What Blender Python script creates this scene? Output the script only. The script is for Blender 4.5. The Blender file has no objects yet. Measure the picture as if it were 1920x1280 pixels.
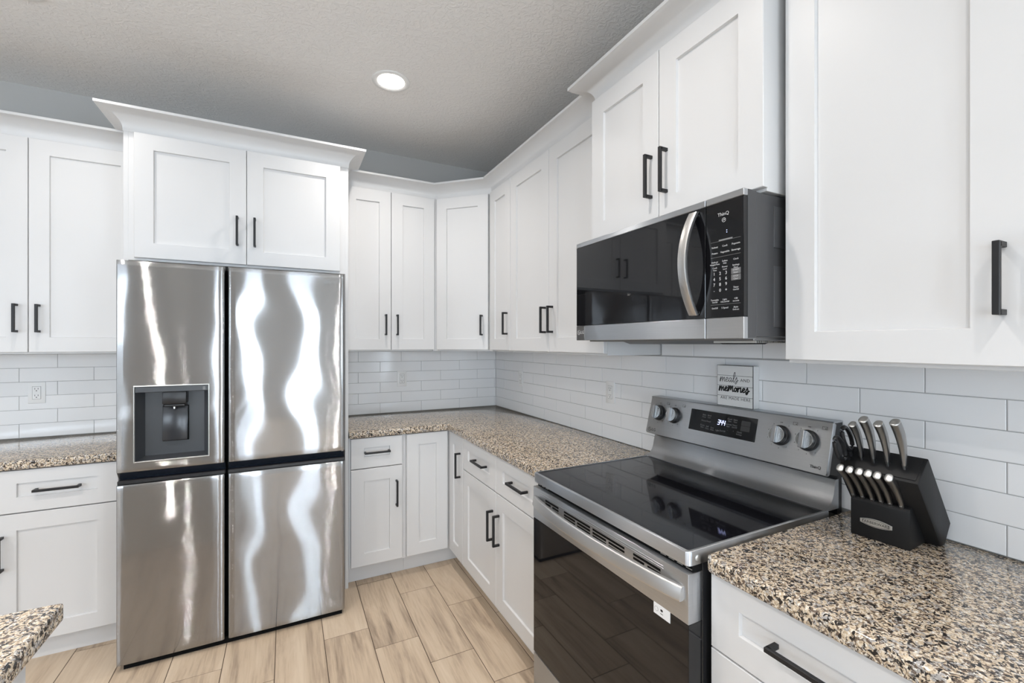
import bpy, bmesh, math, random
from mathutils import Vector, Matrix

SC = bpy.context.scene
C = SC.collection
random.seed(7)
PI = math.pi

# ------------------------------------------------------------------ camera
cam = bpy.data.cameras.new('camera')
cam.sensor_width = 36.0
cam.sensor_fit = 'HORIZONTAL'
cam.lens = 831.95 / 1920 * 36.0
cam.shift_y = 3.4 / 1920
cam.clip_start = 0.02
cam_o = bpy.data.objects.new('camera', cam)
C.objects.link(cam_o)
cam_o.location = (-1.546, -3.3416, 1.4266)
cam_o.rotation_euler = (PI / 2, 0, -0.4689)
SC.camera = cam_o

# ------------------------------------------------------------------ view, world
SC.view_settings.view_transform = 'Standard'
SC.view_settings.look = 'None'
SC.view_settings.gamma = 1.0
SC.view_settings.use_curve_mapping = False
SC.view_settings.exposure = 0.11
SC.cycles.use_denoising = True
SC.cycles.max_bounces = 10
SC.cycles.diffuse_bounces = 6
SC.cycles.glossy_bounces = 6
SC.cycles.sample_clamp_indirect = 6.0

W = bpy.data.worlds.new('sky')
SC.world = W
W.use_nodes = True
W.node_tree.nodes['Background'].inputs['Color'].default_value = (0.78, 0.88, 1.0, 1)
W.node_tree.nodes['Background'].inputs['Strength'].default_value = 1.6

CEIL = 2.828
X0, Y0 = -6.4, -6.8                    # far sides of the open-plan room
CANS = [(-1.05, -0.93), (-2.5, -0.93), (-1.05, -2.3), (-2.5, -2.3), (-1.05, -3.67), (-2.5, -3.67), (-4.3, -2.3), (-4.3, -4.6)]
CAN_W, DAY_W = 8.2, 66.0


def area(name, loc, rot, sx, sy, watts, col, spread=PI, shape='RECTANGLE'):
    l = bpy.data.lights.new(name, 'AREA')
    l.shape = shape
    l.size = sx
    l.size_y = sy
    l.energy = watts
    l.color = col
    l.spread = spread
    o = bpy.data.objects.new(name, l)
    o.location = loc
    o.rotation_euler = rot
    C.objects.link(o)
    return o


# daylight just outside the glazed openings of the rear and far side walls
WINS = [(-2.42, -1.92, 0.08, 2.15), (-1.44, -0.98, 0.08, 2.15), (-6.1, -3.9, 1.32, 2.5)]  # last entry: unseen high window added to brighten the room
for (a, b, z0, z1) in WINS:
    k = 0.95 if a > -3 else 0.48       # daylight strength set per opening; the added high one is weaker
    area('daylight', ((a + b) / 2, Y0 - 0.25, (z0 + z1) / 2), (PI / 2, 0, 0), b - a, z1 - z0, k * DAY_W * (b - a) * (z1 - z0), (0.75, 0.87, 1.0))
area('daylight', (X0 - 0.25, -3.2, 1.45), (PI / 2, 0, -PI / 2), 2.4, 1.5, DAY_W * 0.36, (0.75, 0.87, 1.0))
area('daylight', (0.25, -5.55, 1.15), (PI / 2, 0, PI / 2), 2.3, 2.1, DAY_W * 2.1, (0.75, 0.87, 1.0))  # fill through an added right-wall window, brightens the back cabinets
area('daylight', (X0 - 0.25, -5.4, 1.1), (PI / 2, 0, -PI / 2), 1.8, 2.0, DAY_W * 0.5, (0.75, 0.87, 1.0))
# sunlight falling through the rear glass onto the living-area floor
sun = bpy.data.lights.new('sun', 'SUN')
sun.energy = 5.0
sun.angle = math.radians(0.6)
sun.color = (1.0, 0.95, 0.88)
sun_o = bpy.data.objects.new('sun', sun)
sun_o.rotation_euler = (math.radians(40), 0, math.radians(-12))
C.objects.link(sun_o)
# light of the recessed ceiling cans
for (x, y) in CANS:
    area('downlight', (x, y, CEIL - 0.016), (0, 0, 0), 0.06, 0.06, CAN_W * (0.45 if (x, y) == CANS[1] else 0.8 if y > -1 else (0.72 if x > -2 else 1.3)), (1.0, 0.945, 0.90), math.radians(132), 'DISK')


# ------------------------------------------------------------------ materials
def new_mat(name):
    m = bpy.data.materials.new(name)
    m.use_nodes = True
    nt = m.node_tree
    return m, nt, nt.nodes['Principled BSDF']


def pbr(name, col, rough=0.5, metal=0.0, spec=0.5, coat=0.0, emit=None, estr=0.0):
    m, nt, b = new_mat(name)
    b.inputs['Base Color'].default_value = (*col, 1)
    b.inputs['Roughness'].default_value = rough
    b.inputs['Metallic'].default_value = metal
    b.inputs['Specular IOR Level'].default_value = spec
    b.inputs['Coat Weight'].default_value = coat
    if emit:
        b.inputs['Emission Color'].default_value = (*emit, 1)
        b.inputs['Emission Strength'].default_value = estr
    return m


def nd(nt, typ, **kw):
    n = nt.nodes.new(typ)
    for k, v in kw.items():
        if k in n.inputs:
            n.inputs[k].default_value = v
        else:
            setattr(n, k, v)
    return n


def bump_noise(m, scale, strength, dist=0.002, detail=3.0, stretch=None):
    nt = m.node_tree
    b = nt.nodes['Principled BSDF']
    tc = nd(nt, 'ShaderNodeNewGeometry')
    src = tc.outputs['Position']
    if stretch:
        mp = nd(nt, 'ShaderNodeMapping')
        mp.inputs['Scale'].default_value = stretch
        nt.links.new(src, mp.inputs['Vector'])
        src = mp.outputs['Vector']
    n = nd(nt, 'ShaderNodeTexNoise', Scale=scale, Detail=detail)
    nt.links.new(src, n.inputs['Vector'])
    bp = nd(nt, 'ShaderNodeBump', Strength=strength, Distance=dist)
    nt.links.new(n.outputs['Fac'], bp.inputs['Height'])
    nt.links.new(bp.outputs['Normal'], b.inputs['Normal'])
    return n


def ramp(nt, stops, interp='LINEAR'):
    r = nd(nt, 'ShaderNodeValToRGB')
    cr = r.color_ramp
    cr.interpolation = interp
    while len(cr.elements) < len(stops):
        cr.elements.new(0.5)
    for e, (p, c) in zip(cr.elements, stops):
        e.position = p
        e.color = (*c, 1)
    return r


M = {}
M['cab'] = pbr('white_cabinet_paint', (0.65, 0.648, 0.645), 0.38)
bump_noise(M['cab'], 350, 0.02, 0.0005)
M['trim'] = pbr('white_trim_paint', (0.80, 0.80, 0.79), 0.4)
M['wall'] = pbr('grey_wall_paint', (0.44, 0.435, 0.42), 0.85, spec=0.3)
bump_noise(M['wall'], 120, 0.15, 0.002)
M['ceil'] = pbr('textured_ceiling_paint', (0.80, 0.79, 0.775), 0.9, spec=0.2)


def ceiling_nodes():
    nt = M['ceil'].node_tree
    b = nt.nodes['Principled BSDF']
    g = nd(nt, 'ShaderNodeNewGeometry')
    n = nd(nt, 'ShaderNodeTexNoise', Scale=38.0, Detail=4.0, Distortion=1.2)
    nt.links.new(g.outputs['Position'], n.inputs['Vector'])
    r = ramp(nt, [(0.44, (0, 0, 0)), (0.58, (1, 1, 1))])
    nt.links.new(n.outputs['Fac'], r.inputs['Fac'])
    bp = nd(nt, 'ShaderNodeBump', Strength=0.35, Distance=0.004)
    nt.links.new(r.outputs['Color'], bp.inputs['Height'])
    nt.links.new(bp.outputs['Normal'], b.inputs['Normal'])


ceiling_nodes()
M['tile'] = pbr('white_glazed_tile', (0.82, 0.825, 0.83), 0.09, spec=0.5)
bump_noise(M['tile'], 9, 0.08, 0.004, 2)
M['grout'] = pbr('pale_grout', (0.42, 0.42, 0.42), 0.85, spec=0.2)
M['black_metal'] = pbr('matte_black_metal', (0.012, 0.012, 0.013), 0.42, spec=0.4)
M['black'] = pbr('black_plastic', (0.012, 0.012, 0.013), 0.35)
M['void'] = pbr('dark_gap', (0.006, 0.006, 0.006), 0.8, spec=0.1)
M['grey_plastic'] = pbr('charcoal_plastic', (0.048, 0.052, 0.057), 0.34)
M['paddle'] = pbr('slate_plastic', (0.022, 0.024, 0.028), 0.22)
M['grey_case'] = pbr('charcoal_painted_steel', (0.055, 0.055, 0.057), 0.38)
M['satin'] = pbr('satin_stainless', (0.60, 0.595, 0.585), 0.36, 1.0)
M['dark_metal'] = pbr('smoked_metal', (0.17, 0.17, 0.17), 0.28, 1.0)
M['navy_gloss'] = pbr('glossy_dark_plastic', (0.014, 0.018, 0.026), 0.16)
M['glass_black'] = pbr('black_glass', (0.006, 0.006, 0.007), 0.035, spec=0.42)
M['cooktop'] = pbr('black_ceramic_glass', (0.006, 0.006, 0.008), 0.05, spec=0.42)
M['ring'] = pbr('burner_ring_print', (0.022, 0.022, 0.025), 0.08, spec=0.55)
M['ink'] = pbr('dark_print', (0.02, 0.02, 0.02), 0.6)
M['grey_ink'] = pbr('grey_print', (0.22, 0.22, 0.22), 0.5)
M['white_ink'] = pbr('pale_print', (0.55, 0.55, 0.55), 0.5)
M['dim_ink'] = pbr('dim_print', (0.16, 0.16, 0.16), 0.5)
M['key'] = pbr('grey_key', (0.13, 0.13, 0.13), 0.4)
M['dark_key'] = pbr('dark_key', (0.035, 0.035, 0.036), 0.4)
M['led'] = pbr('blue_white_led', (0.3, 0.35, 0.8), 0.5, emit=(0.62, 0.66, 1.0), estr=2.2)
M['white_plastic'] = pbr('white_plastic', (0.78, 0.78, 0.77), 0.3)
M['sticker'] = pbr('white_sticker', (0.8, 0.8, 0.8), 0.5)
M['chrome'] = pbr('polished_steel', (0.62, 0.62, 0.61), 0.14, 1.0)
M['badge'] = pbr('satin_badge', (0.62, 0.62, 0.60), 0.3, 0.9)
M['knife_steel'] = pbr('satin_knife_steel', (0.36, 0.36, 0.355), 0.30, 1.0)
M['block'] = pbr('black_stained_wood', (0.008, 0.008, 0.0085), 0.52, spec=0.3)
bump_noise(M['block'], 160, 0.12, 0.001, 3)
M['lamp'] = pbr('lit_diffuser', (0.9, 0.9, 0.9), 0.5, emit=(1.0, 0.96, 0.9), estr=9.0)
M['frame_white'] = M['trim']


def steel(name, col, rough, tilt, streak=0.03, aniso=0.0):
    """horizontally brushed sheet: every fine brush line leans a little up or down"""
    m, nt, b = new_mat(name)
    b.inputs['Metallic'].default_value = 1.0
    b.inputs['Roughness'].default_value = rough
    g = nd(nt, 'ShaderNodeNewGeometry')
    sep = nd(nt, 'ShaderNodeSeparateXYZ')
    nt.links.new(g.outputs['Position'], sep.inputs[0])
    wn = nd(nt, 'ShaderNodeTexWhiteNoise', noise_dimensions='1D')
    nt.links.new(sep.outputs['Z'], wn.inputs['W'])
    c = nd(nt, 'ShaderNodeMath', operation='MULTIPLY_ADD')
    nt.links.new(wn.outputs['Value'], c.inputs[0])
    c.inputs[1].default_value = 2.0
    c.inputs[2].default_value = -1.0
    p = nd(nt, 'ShaderNodeMath', operation='POWER')
    nt.links.new(c.outputs[0], p.inputs[0])
    p.inputs[1].default_value = 3.0
    q = nd(nt, 'ShaderNodeMath', operation='MULTIPLY')
    nt.links.new(p.outputs[0], q.inputs[0])
    q.inputs[1].default_value = tilt
    cx = nd(nt, 'ShaderNodeCombineXYZ')
    nt.links.new(q.outputs[0], cx.inputs['Z'])
    va = nd(nt, 'ShaderNodeVectorMath', operation='ADD')
    nt.links.new(g.outputs['Normal'], va.inputs[0])
    nt.links.new(cx.outputs[0], va.inputs[1])
    vn = nd(nt, 'ShaderNodeVectorMath', operation='NORMALIZE')
    nt.links.new(va.outputs[0], vn.inputs[0])
    if tilt > 0:
        nt.links.new(vn.outputs[0], b.inputs['Normal'])
    if aniso > 0:
        b.inputs['Anisotropic'].default_value = aniso
        b.inputs['Anisotropic Rotation'].default_value = 0.25
        tg = nd(nt, 'ShaderNodeTangent', direction_type='UV_MAP')
        tg.uv_map = 'UVMap'
        nt.links.new(tg.outputs['Tangent'], b.inputs['Tangent'])
    mp = nd(nt, 'ShaderNodeMapping')
    mp.inputs['Scale'].default_value = (7, 7, 900)
    nt.links.new(g.outputs['Position'], mp.inputs['Vector'])
    n = nd(nt, 'ShaderNodeTexNoise', Scale=1.0, Detail=2.0)
    nt.links.new(mp.outputs['Vector'], n.inputs['Vector'])
    r = ramp(nt, [(0.3, tuple(k * (1 - streak) for k in col)), (0.7, tuple(min(1, k * (1 + streak)) for k in col))])
    nt.links.new(n.outputs['Fac'], r.inputs['Fac'])
    nt.links.new(r.outputs['Color'], b.inputs['Base Color'])
    return m


M['steel_f'] = steel('brushed_refrigerator_steel', (0.365, 0.367, 0.37), 0.06, 0.75)
M['steel'] = steel('brushed_stainless_steel', (0.58, 0.60, 0.625), 0.33, 0.0, 0.03, 0.97)


def granite():
    m, nt, b = new_mat('speckled_granite')
    b.inputs['Roughness'].default_value = 0.09
    g = nd(nt, 'ShaderNodeNewGeometry')

    def noise(scale, detail, dist=0.0, shift=0.0):
        mp = nd(nt, 'ShaderNodeMapping')
        mp.inputs['Location'].default_value = (shift, shift * 1.7, shift * 0.6)
        nt.links.new(g.outputs['Position'], mp.inputs['Vector'])
        n = nd(nt, 'ShaderNodeTexNoise', Scale=scale, Detail=detail, Distortion=dist)
        nt.links.new(mp.outputs['Vector'], n.inputs['Vector'])
        return n.outputs['Fac']

    def mixc(fac, c1, c2):
        mx = nd(nt, 'ShaderNodeMix', data_type='RGBA')
        nt.links.new(fac, mx.inputs[0])
        for sock, c in ((mx.inputs[6], c1), (mx.inputs[7], c2)):
            if isinstance(c, tuple):
                sock.default_value = (*c, 1)
            else:
                nt.links.new(c, sock)
        return mx.outputs[2]

    def mask(fac, lo, hi):
        r = ramp(nt, [(lo, (0, 0, 0)), (hi, (1, 1, 1))])
        nt.links.new(fac, r.inputs['Fac'])
        return r.outputs['Color']
    # ground of cream, tan and buff crystals
    r0 = ramp(nt, [(0.30, (0.33, 0.25, 0.175)), (0.44, (0.50, 0.395, 0.275)), (0.54, (0.64, 0.525, 0.385)), (0.68, (0.74, 0.66, 0.54))])
    nt.links.new(noise(150, 3.0, 0.6, 1.0), r0.inputs['Fac'])
    # grey quartz patches, brown flecks, black mica
    c = mixc(mask(noise(75, 3.0, 0.8, 3.1), 0.53, 0.60), r0.outputs['Color'], (0.36, 0.345, 0.33))
    c = mixc(mask(noise(190, 2.0, 0.5, 5.3), 0.58, 0.64), c, (0.78, 0.74, 0.67))
    c = mixc(mask(noise(120, 3.0, 1.0, 7.7), 0.535, 0.575), c, (0.13, 0.095, 0.072))
    c = mixc(mask(noise(105, 3.5, 1.2, 11.9), 0.545, 0.575), c, (0.022, 0.019, 0.018))
    nt.links.new(c, b.inputs['Base Color'])
    return m


M['granite'] = granite()


def floor_mat():
    m, nt, b = new_mat('wood_look_plank_tile')
    b.inputs['Roughness'].default_value = 0.42
    b.inputs['Specular IOR Level'].default_value = 0.35
    at = nd(nt, 'ShaderNodeAttribute')
    at.attribute_name = 'plank'
    g = nd(nt, 'ShaderNodeNewGeometry')
    off = nd(nt, 'ShaderNodeVectorMath', operation='MULTIPLY_ADD')
    nt.links.new(at.outputs['Color'], off.inputs[0])
    off.inputs[1].default_value = (9, 13, 5)
    nt.links.new(g.outputs['Position'], off.inputs[2])
    mp = nd(nt, 'ShaderNodeMapping')
    mp.inputs['Scale'].default_value = (9.0, 1.1, 1)
    nt.links.new(off.outputs[0], mp.inputs['Vector'])
    n = nd(nt, 'ShaderNodeTexNoise', Scale=1.6, Detail=7.0, Roughness=0.62, Distortion=0.6)
    nt.links.new(mp.outputs['Vector'], n.inputs['Vector'])
    mp2 = nd(nt, 'ShaderNodeMapping')
    mp2.inputs['Scale'].default_value = (70.0, 3.5, 1)
    nt.links.new(off.outputs[0], mp2.inputs['Vector'])
    n2 = nd(nt, 'ShaderNodeTexNoise', Scale=1.5, Detail=4.0)
    nt.links.new(mp2.outputs['Vector'], n2.inputs['Vector'])
    ad = nd(nt, 'ShaderNodeMath', operation='MULTIPLY_ADD')
    nt.links.new(n2.outputs['Fac'], ad.inputs[0])
    ad.inputs[1].default_value = 0.35
    nt.links.new(n.outputs['Fac'], ad.inputs[2])
    sp = nd(nt, 'ShaderNodeSeparateColor')
    nt.links.new(at.outputs['Color'], sp.inputs['Color'])
    ad2 = nd(nt, 'ShaderNodeMath', operation='MULTIPLY_ADD')
    nt.links.new(sp.outputs['Blue'], ad2.inputs[0])
    ad2.inputs[1].default_value = 0.16
    nt.links.new(ad.outputs[0], ad2.inputs[2])
    r = ramp(nt, [(0.42, (0.17, 0.128, 0.094)), (0.58, (0.37, 0.285, 0.207)), (0.74, (0.515, 0.405, 0.295)), (0.95, (0.60, 0.49, 0.37))])
    nt.links.new(ad2.outputs[0], r.inputs['Fac'])
    nt.links.new(r.outputs['Color'], b.inputs['Base Color'])
    return m


M['floor'] = floor_mat()
M['floor_grout'] = pbr('brown_grout', (0.085, 0.06, 0.042), 0.9)


def pane_mat():
    m = bpy.data.materials.new('window_glass')
    m.use_nodes = True
    nt = m.node_tree
    nt.nodes.remove(nt.nodes['Principled BSDF'])
    t = nd(nt, 'ShaderNodeBsdfTransparent')
    g = nd(nt, 'ShaderNodeBsdfGlossy', Roughness=0.02)
    mx = nd(nt, 'ShaderNodeMixShader', Fac=0.08)
    nt.links.new(t.outputs[0], mx.inputs[1])
    nt.links.new(g.outputs[0], mx.inputs[2])
    nt.links.new(mx.outputs[0], nt.nodes['Material Output'].inputs['Surface'])
    return m


M['pane'] = pane_mat()


# ------------------------------------------------------------------ object helpers
def thing(name, label, cat, loc, group=None):
    o = bpy.data.objects.new(name, None)
    o.empty_display_size = 0.1
    o.location = loc
    C.objects.link(o)
    o['label'] = label
    o['category'] = cat
    if group:
        o['group'] = group
    return o


def root_of(o):
    while o.parent:
        o = o.parent
    return o


def obj(name, bm, mat, parent=None, label=None, cat=None, kind=None, sharp=32, uv=True):
    """link a bmesh given in world coordinates as one object"""
    me = bpy.data.meshes.new(name)
    if parent is not None:
        org = root_of(parent).location
        bmesh.ops.translate(bm, verts=bm.verts, vec=-Vector(org))
    bm.normal_update()
    if uv:
        ul = bm.loops.layers.uv.new('UVMap')
        for f in bm.faces:
            n = f.normal
            for l in f.loops:
                co = l.vert.co
                if abs(n.z) > 0.8:
                    l[ul].uv = (co.y, co.x) if abs(n.z) > 0.95 else (co.y, co.x)
                elif abs(n.x) > abs(n.y):
                    l[ul].uv = (co.y, co.z)
                else:
                    l[ul].uv = (co.x, co.z)
    for f in bm.faces:
        f.smooth = True
    bm.to_mesh(me)
    bm.free()
    mats = mat if isinstance(mat, (list, tuple)) else [mat]
    for mm in mats:
        me.materials.append(mm)
    me.set_sharp_from_angle(angle=math.radians(sharp))
    o = bpy.data.objects.new(name, me)
    C.objects.link(o)
    if parent is not None:
        o.parent = parent
    if label:
        o['label'] = label
    if cat:
        o['category'] = cat
    if kind:
        o['kind'] = kind
    return o


def B():
    return bmesh.new()


def add(bm, src, mi=0):
    mp = {v: bm.verts.new(v.co) for v in src.verts}
    for f in src.faces:
        try:
            nf = bm.faces.new([mp[v] for v in f.verts])
            nf.material_index = mi if mi else f.material_index
        except ValueError:
            pass
    src.free()
    return bm


def box(bm, x0, x1, y0, y1, z0, z1, bev=0.0, seg=2, mi=0, mat4=None):
    t = bmesh.new()
    bmesh.ops.create_cube(t, size=1.0)
    for v in t.verts:
        v.co = Vector(((x0 + x1) / 2 + v.co.x * (x1 - x0), (y0 + y1) / 2 + v.co.y * (y1 - y0), (z0 + z1) / 2 + v.co.z * (z1 - z0)))
    if bev:
        bmesh.ops.bevel(t, geom=list(t.edges), offset=bev, segments=seg, profile=0.5, affect='EDGES')
    if mat4 is not None:
        bmesh.ops.transform(t, matrix=mat4, verts=t.verts)
    return add(bm, t, mi)


def prism(bm, pts, axis, a, b, mi=0, bev=0.0, seg=2):
    """polygon pts swept along an axis from a to b; axis 'x': pts=(y,z), 'y': (x,z), 'z': (x,y)"""
    t = bmesh.new()

    def co(p, w):
        return {'x': (w, p[0], p[1]), 'y': (p[0], w, p[1]), 'z': (p[0], p[1], w)}[axis]
    va = [t.verts.new(co(p, a)) for p in pts]
    vb = [t.verts.new(co(p, b)) for p in pts]
    n = len(pts)
    t.faces.new(va)
    t.faces.new(vb[::-1])
    for i in range(n):
        t.faces.new([va[i], vb[i], vb[(i + 1) % n], va[(i + 1) % n]])
    bmesh.ops.recalc_face_normals(t, faces=t.faces)
    if bev:
        bmesh.ops.bevel(t, geom=list(t.edges), offset=bev, segments=seg, profile=0.5, affect='EDGES')
    return add(bm, t, mi)


def rings(bm, rs, cap0=True, cap1=True, closed=True, mi=0):
    """bridge a list of rings of 3D points"""
    t = bmesh.new()
    vs = [[t.verts.new(p) for p in r] for r in rs]
    n = len(rs[0])
    for i in range(len(vs) - 1):
        for k in range(n if closed else n - 1):
            t.faces.new([vs[i][k], vs[i][(k + 1) % n], vs[i + 1][(k + 1) % n], vs[i + 1][k]])
    if cap0:
        t.faces.new(vs[0][::-1])
    if cap1:
        t.faces.new(vs[-1])
    bmesh.ops.recalc_face_normals(t, faces=t.faces)
    return add(bm, t, mi)


def tube(bm, pts, rad, seg=10, mi=0, closed=False):
    pts = [Vector(p) for p in pts]
    rs = []
    n = len(pts)
    up = Vector((0, 0, 1))
    for i, p in enumerate(pts):
        a = pts[(i - 1) % n] if closed else pts[max(0, i - 1)]
        b = pts[(i + 1) % n] if closed else pts[min(n - 1, i + 1)]
        d = (b - a).normalized()
        s = d.cross(up)
        if s.length < 1e-3:
            s = d.cross(Vector((0, 1, 0)))
        s.normalize()
        u = s.cross(d)
        r = rad[i] if isinstance(rad, (list, tuple)) else rad
        rs.append([p + s * r * math.cos(2 * PI * k / seg) + u * r * math.sin(2 * PI * k / seg) for k in range(seg)])
    if closed:
        rs.append(rs[0])
    return rings(bm, rs, not closed, not closed, mi=mi)


def lathe(bm, prof, mat4, seg=40, mi=0):
    """prof (r, h) turned about local Z then placed with mat4"""
    rs = []
    for r, h in prof:
        rs.append([mat4 @ Vector((r * math.cos(2 * PI * k / seg), r * math.sin(2 * PI * k / seg), h)) for k in range(seg)])
    return rings(bm, rs, mi=mi)


class Face:
    """vertical cabinet front: u along it, d out of it"""
    def __init__(s, org, u, n):
        s.o, s.u, s.n = Vector((*org, 0)), Vector((*u, 0)), Vector((*n, 0))

    def p(s, u, z, d=0.0):
        return s.o + s.u * u + s.n * d + Vector((0, 0, z))

    def box(s, bm, u0, u1, z0, z1, d0, d1, bev=0.0, seg=2, mi=0):
        m = Matrix((( s.u.x, s.n.x, 0, s.o.x), (s.u.y, s.n.y, 0, s.o.y), (0, 0, 1, 0), (0, 0, 0, 1)))
        t = bmesh.new()
        box(t, u0, u1, d0, d1, z0, z1, bev, seg)
        bmesh.ops.transform(t, matrix=m, verts=t.verts)
        bmesh.ops.recalc_face_normals(t, faces=t.faces)
        return add(bm, t, mi)


TH = 0.020   # door thickness


def shaker_bm(F, u0, u1, z0, z1, st=0.075, rt=0.076, rb=0.073):
    """frame-and-panel front; front plane at d=0, back at d=-TH"""
    bm = B()
    e, ins = 0.0018, 0.0022

    def ring(a, b, c, d, dd):
        return [F.p(a, c, dd), F.p(b, c, dd), F.p(b, d, dd), F.p(a, d, dd)]
    if st is None:
        rs = [ring(u0, u1, z0, z1, -TH), ring(u0, u1, z0, z1, -e), ring(u0 + e, u1 - e, z0 + e, z1 - e, 0)]
    else:
        rs = [ring(u0, u1, z0, z1, -TH), ring(u0, u1, z0, z1, -e), ring(u0 + e, u1 - e, z0 + e, z1 - e, 0),
              ring(u0 + st, u1 - st, z0 + rb, z1 - rt, 0),
              ring(u0 + st + ins, u1 - st - ins, z0 + rb + ins, z1 - rt - ins, -0.009)]
    return rings(bm, rs)


def shaker(parent, F, u0, u1, z0, z1, name='door', **kw):
    g = 0.0016
    return obj(name, shaker_bm(F, min(u0, u1) + g, max(u0, u1) - g, z0, z1, **kw), M['cab'], parent, sharp=20)


def handle(door, F, u, z, L, vert=True, s=0.0105, out=0.036):
    bm = B()
    h = L / 2
    if vert:
        F.box(bm, u - s / 2, u + s / 2, z - h, z + h, out - s, out, 0.0008, 1)
        for zz in (z - h + s / 2, z + h - s / 2):
            F.box(bm, u - s / 2, u + s / 2, zz - s / 2, zz + s / 2, -0.0005, out - s * 0.6, 0.0006, 1)
    else:
        F.box(bm, u - h, u + h, z - s / 2, z + s / 2, out - s, out, 0.0008, 1)
        for uu in (u - h + s / 2, u + h - s / 2):
            F.box(bm, uu - s / 2, uu + s / 2, z - s / 2, z + s / 2, -0.0005, out - s * 0.6, 0.0006, 1)
    return obj('handle', bm, M['black_metal'], door, label='matte black square bar handle')


def crown_bm(path, zb, zt, proj, back=0.02):
    """cove crown swept along an open plan path; room lies on the right-hand side of the path"""
    n = 9
    prof = [(-back, zb), (0.001, zb), (0.001, zb + 0.010)]
    h = zt - 0.013 - (zb + 0.010)
    for k in range(1, n + 1):
        t = PI / 2 * k / n
        prof.append((0.001 + (proj - 0.004) * (1 - math.cos(t)), zb + 0.010 + h * math.sin(t)))
    prof += [(proj, zt - 0.012), (proj, zt), (-back, zt)]
    pts = [Vector((*p, 0)) for p in path]
    rs = []
    for i, p in enumerate(pts):
        dirs = []
        if i > 0:
            dirs.append((pts[i] - pts[i - 1]).normalized())
        if i < len(pts) - 1:
            dirs.append((pts[i + 1] - pts[i]).normalized())
        ns = [Vector((d.y, -d.x, 0)) for d in dirs]
        mt = sum(ns, Vector()).normalized()
        k = 1.0 / max(0.3, mt.dot(ns[0]))
        rs.append([Vector((p.x, p.y, 0)) + mt * (d * k) + Vector((0, 0, z)) for d, z in prof])
    bm = B()
    return rings(bm, rs)


def text_bm(s, size, mat4, ext=0.0003, align='CENTER', shear=0.0, spacing=1.0, bold=0.0):
    cu = bpy.data.curves.new('lettering', 'FONT')
    cu.body = s
    cu.size = size
    cu.align_x = align
    cu.align_y = 'CENTER'
    cu.shear = shear
    cu.space_character = spacing
    cu.offset = bold
    cu.resolution_u = 2
    cu.extrude = ext
    o = bpy.data.objects.new('lettering', cu)
    C.objects.link(o)
    dg = bpy.context.evaluated_depsgraph_get()
    me = bpy.data.meshes.new_from_object(o.evaluated_get(dg))
    t = bmesh.new()
    t.from_mesh(me)
    bpy.data.meshes.remove(me)
    bpy.data.objects.remove(o)
    bpy.data.curves.remove(cu)
    bmesh.ops.transform(t, matrix=mat4, verts=t.verts)
    return t


def frame_m(org, right, up):
    """matrix whose local x = right, y = up, z = out"""
    r, u = Vector(right).normalized(), Vector(up).normalized()
    n = r.cross(u)
    return Matrix(((r.x, u.x, n.x, org[0]), (r.y, u.y, n.y, org[1]), (r.z, u.z, n.z, org[2]), (0, 0, 0, 1)))


def stroke(bm, pts, w, mat4, ext=0.0004):
    """a pen stroke: flat ribbon with round joints, local 2D points"""
    P = [Vector((p[0], p[1])) for p in pts]
    for i in range(len(P) - 1):
        d = P[i + 1] - P[i]
        if d.length < 1e-7:
            continue
        d.normalize()
        s = Vector((-d.y, d.x)) * (w / 2)
        poly = [P[i] + s, P[i] - s, P[i + 1] - s, P[i + 1] + s]
        rings(bm, [[mat4 @ Vector((q.x, q.y, z)) for q in poly] for z in (0, ext)])
    for p in P:
        rings(bm, [[mat4 @ Vector((p.x + w / 2 * math.cos(k * PI / 4), p.y + w / 2 * math.sin(k * PI / 4), z)) for k in range(8)] for z in (0, ext * 1.02)])
    return bm


def smooth2(pts, n=5):
    out = []
    P = [pts[0]] + list(pts) + [pts[-1]]
    for i in range(1, len(P) - 2):
        for k in range(n):
            t = k / n
            q = []
            for c in (0, 1):
                a, b, d, e = P[i - 1][c], P[i][c], P[i + 1][c], P[i + 2][c]
                q.append(0.5 * ((2 * b) + (-a + d) * t + (2 * a - 5 * b + 4 * d - e) * t * t + (-a + 3 * b - 3 * d + e) * t ** 3))
            out.append(tuple(q))
    out.append(tuple(pts[-1]))
    return out


def round_emblem(bm, mat4, r):
    """the ring emblem with a hooked bar and a dot, followed by two letters"""
    k = 28
    stroke(bm, [(r * math.cos(a), r * math.sin(a)) for a in [0.0 - i * 2 * PI * 0.86 / k for i in range(k + 1)]], r * 0.16, mat4)
    stroke(bm, [(0, r * 0.5), (0, -r * 0.5), (r * 0.35, -r * 0.5)], r * 0.15, mat4)
    stroke(bm, [(r * 0.95, 0), (r * 0.35, 0)], r * 0.15, mat4)
    stroke(bm, [(-r * 0.42, r * 0.35), (-r * 0.40, r * 0.36)], r * 0.3, mat4)


def brand(parent, org, right, up, r, mat, name='emblem'):
    bm = B()
    m = frame_m(org, right, up)
    round_emblem(bm, m, r)
    add(bm, text_bm('LG', r * 2.1, m @ Matrix.Translation((r * 2.75, 0, 0)), spacing=1.1))
    return obj(name, bm, mat, parent)


# ------------------------------------------------------------------ room shell
def wall_with_holes(bm, axis, w0, w1, a0, a1, z0, z1, holes):
    """wall slab; axis 'y' = wall in the xz plane between y=w0..w1"""
    cuts = sorted(holes)
    x = a0

    def bx(p, q, r, s):
        if axis == 'y':
            box(bm, p, q, w0, w1, r, s)
        else:
            box(bm, w0, w1, p, q, r, s)
    for (p, q, r, s) in cuts:
        bx(x, p, z0, z1)
        bx(p, q, z0, r)
        bx(p, q, s, z1)
        x = q
    bx(x, a1, z0, z1)


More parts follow.
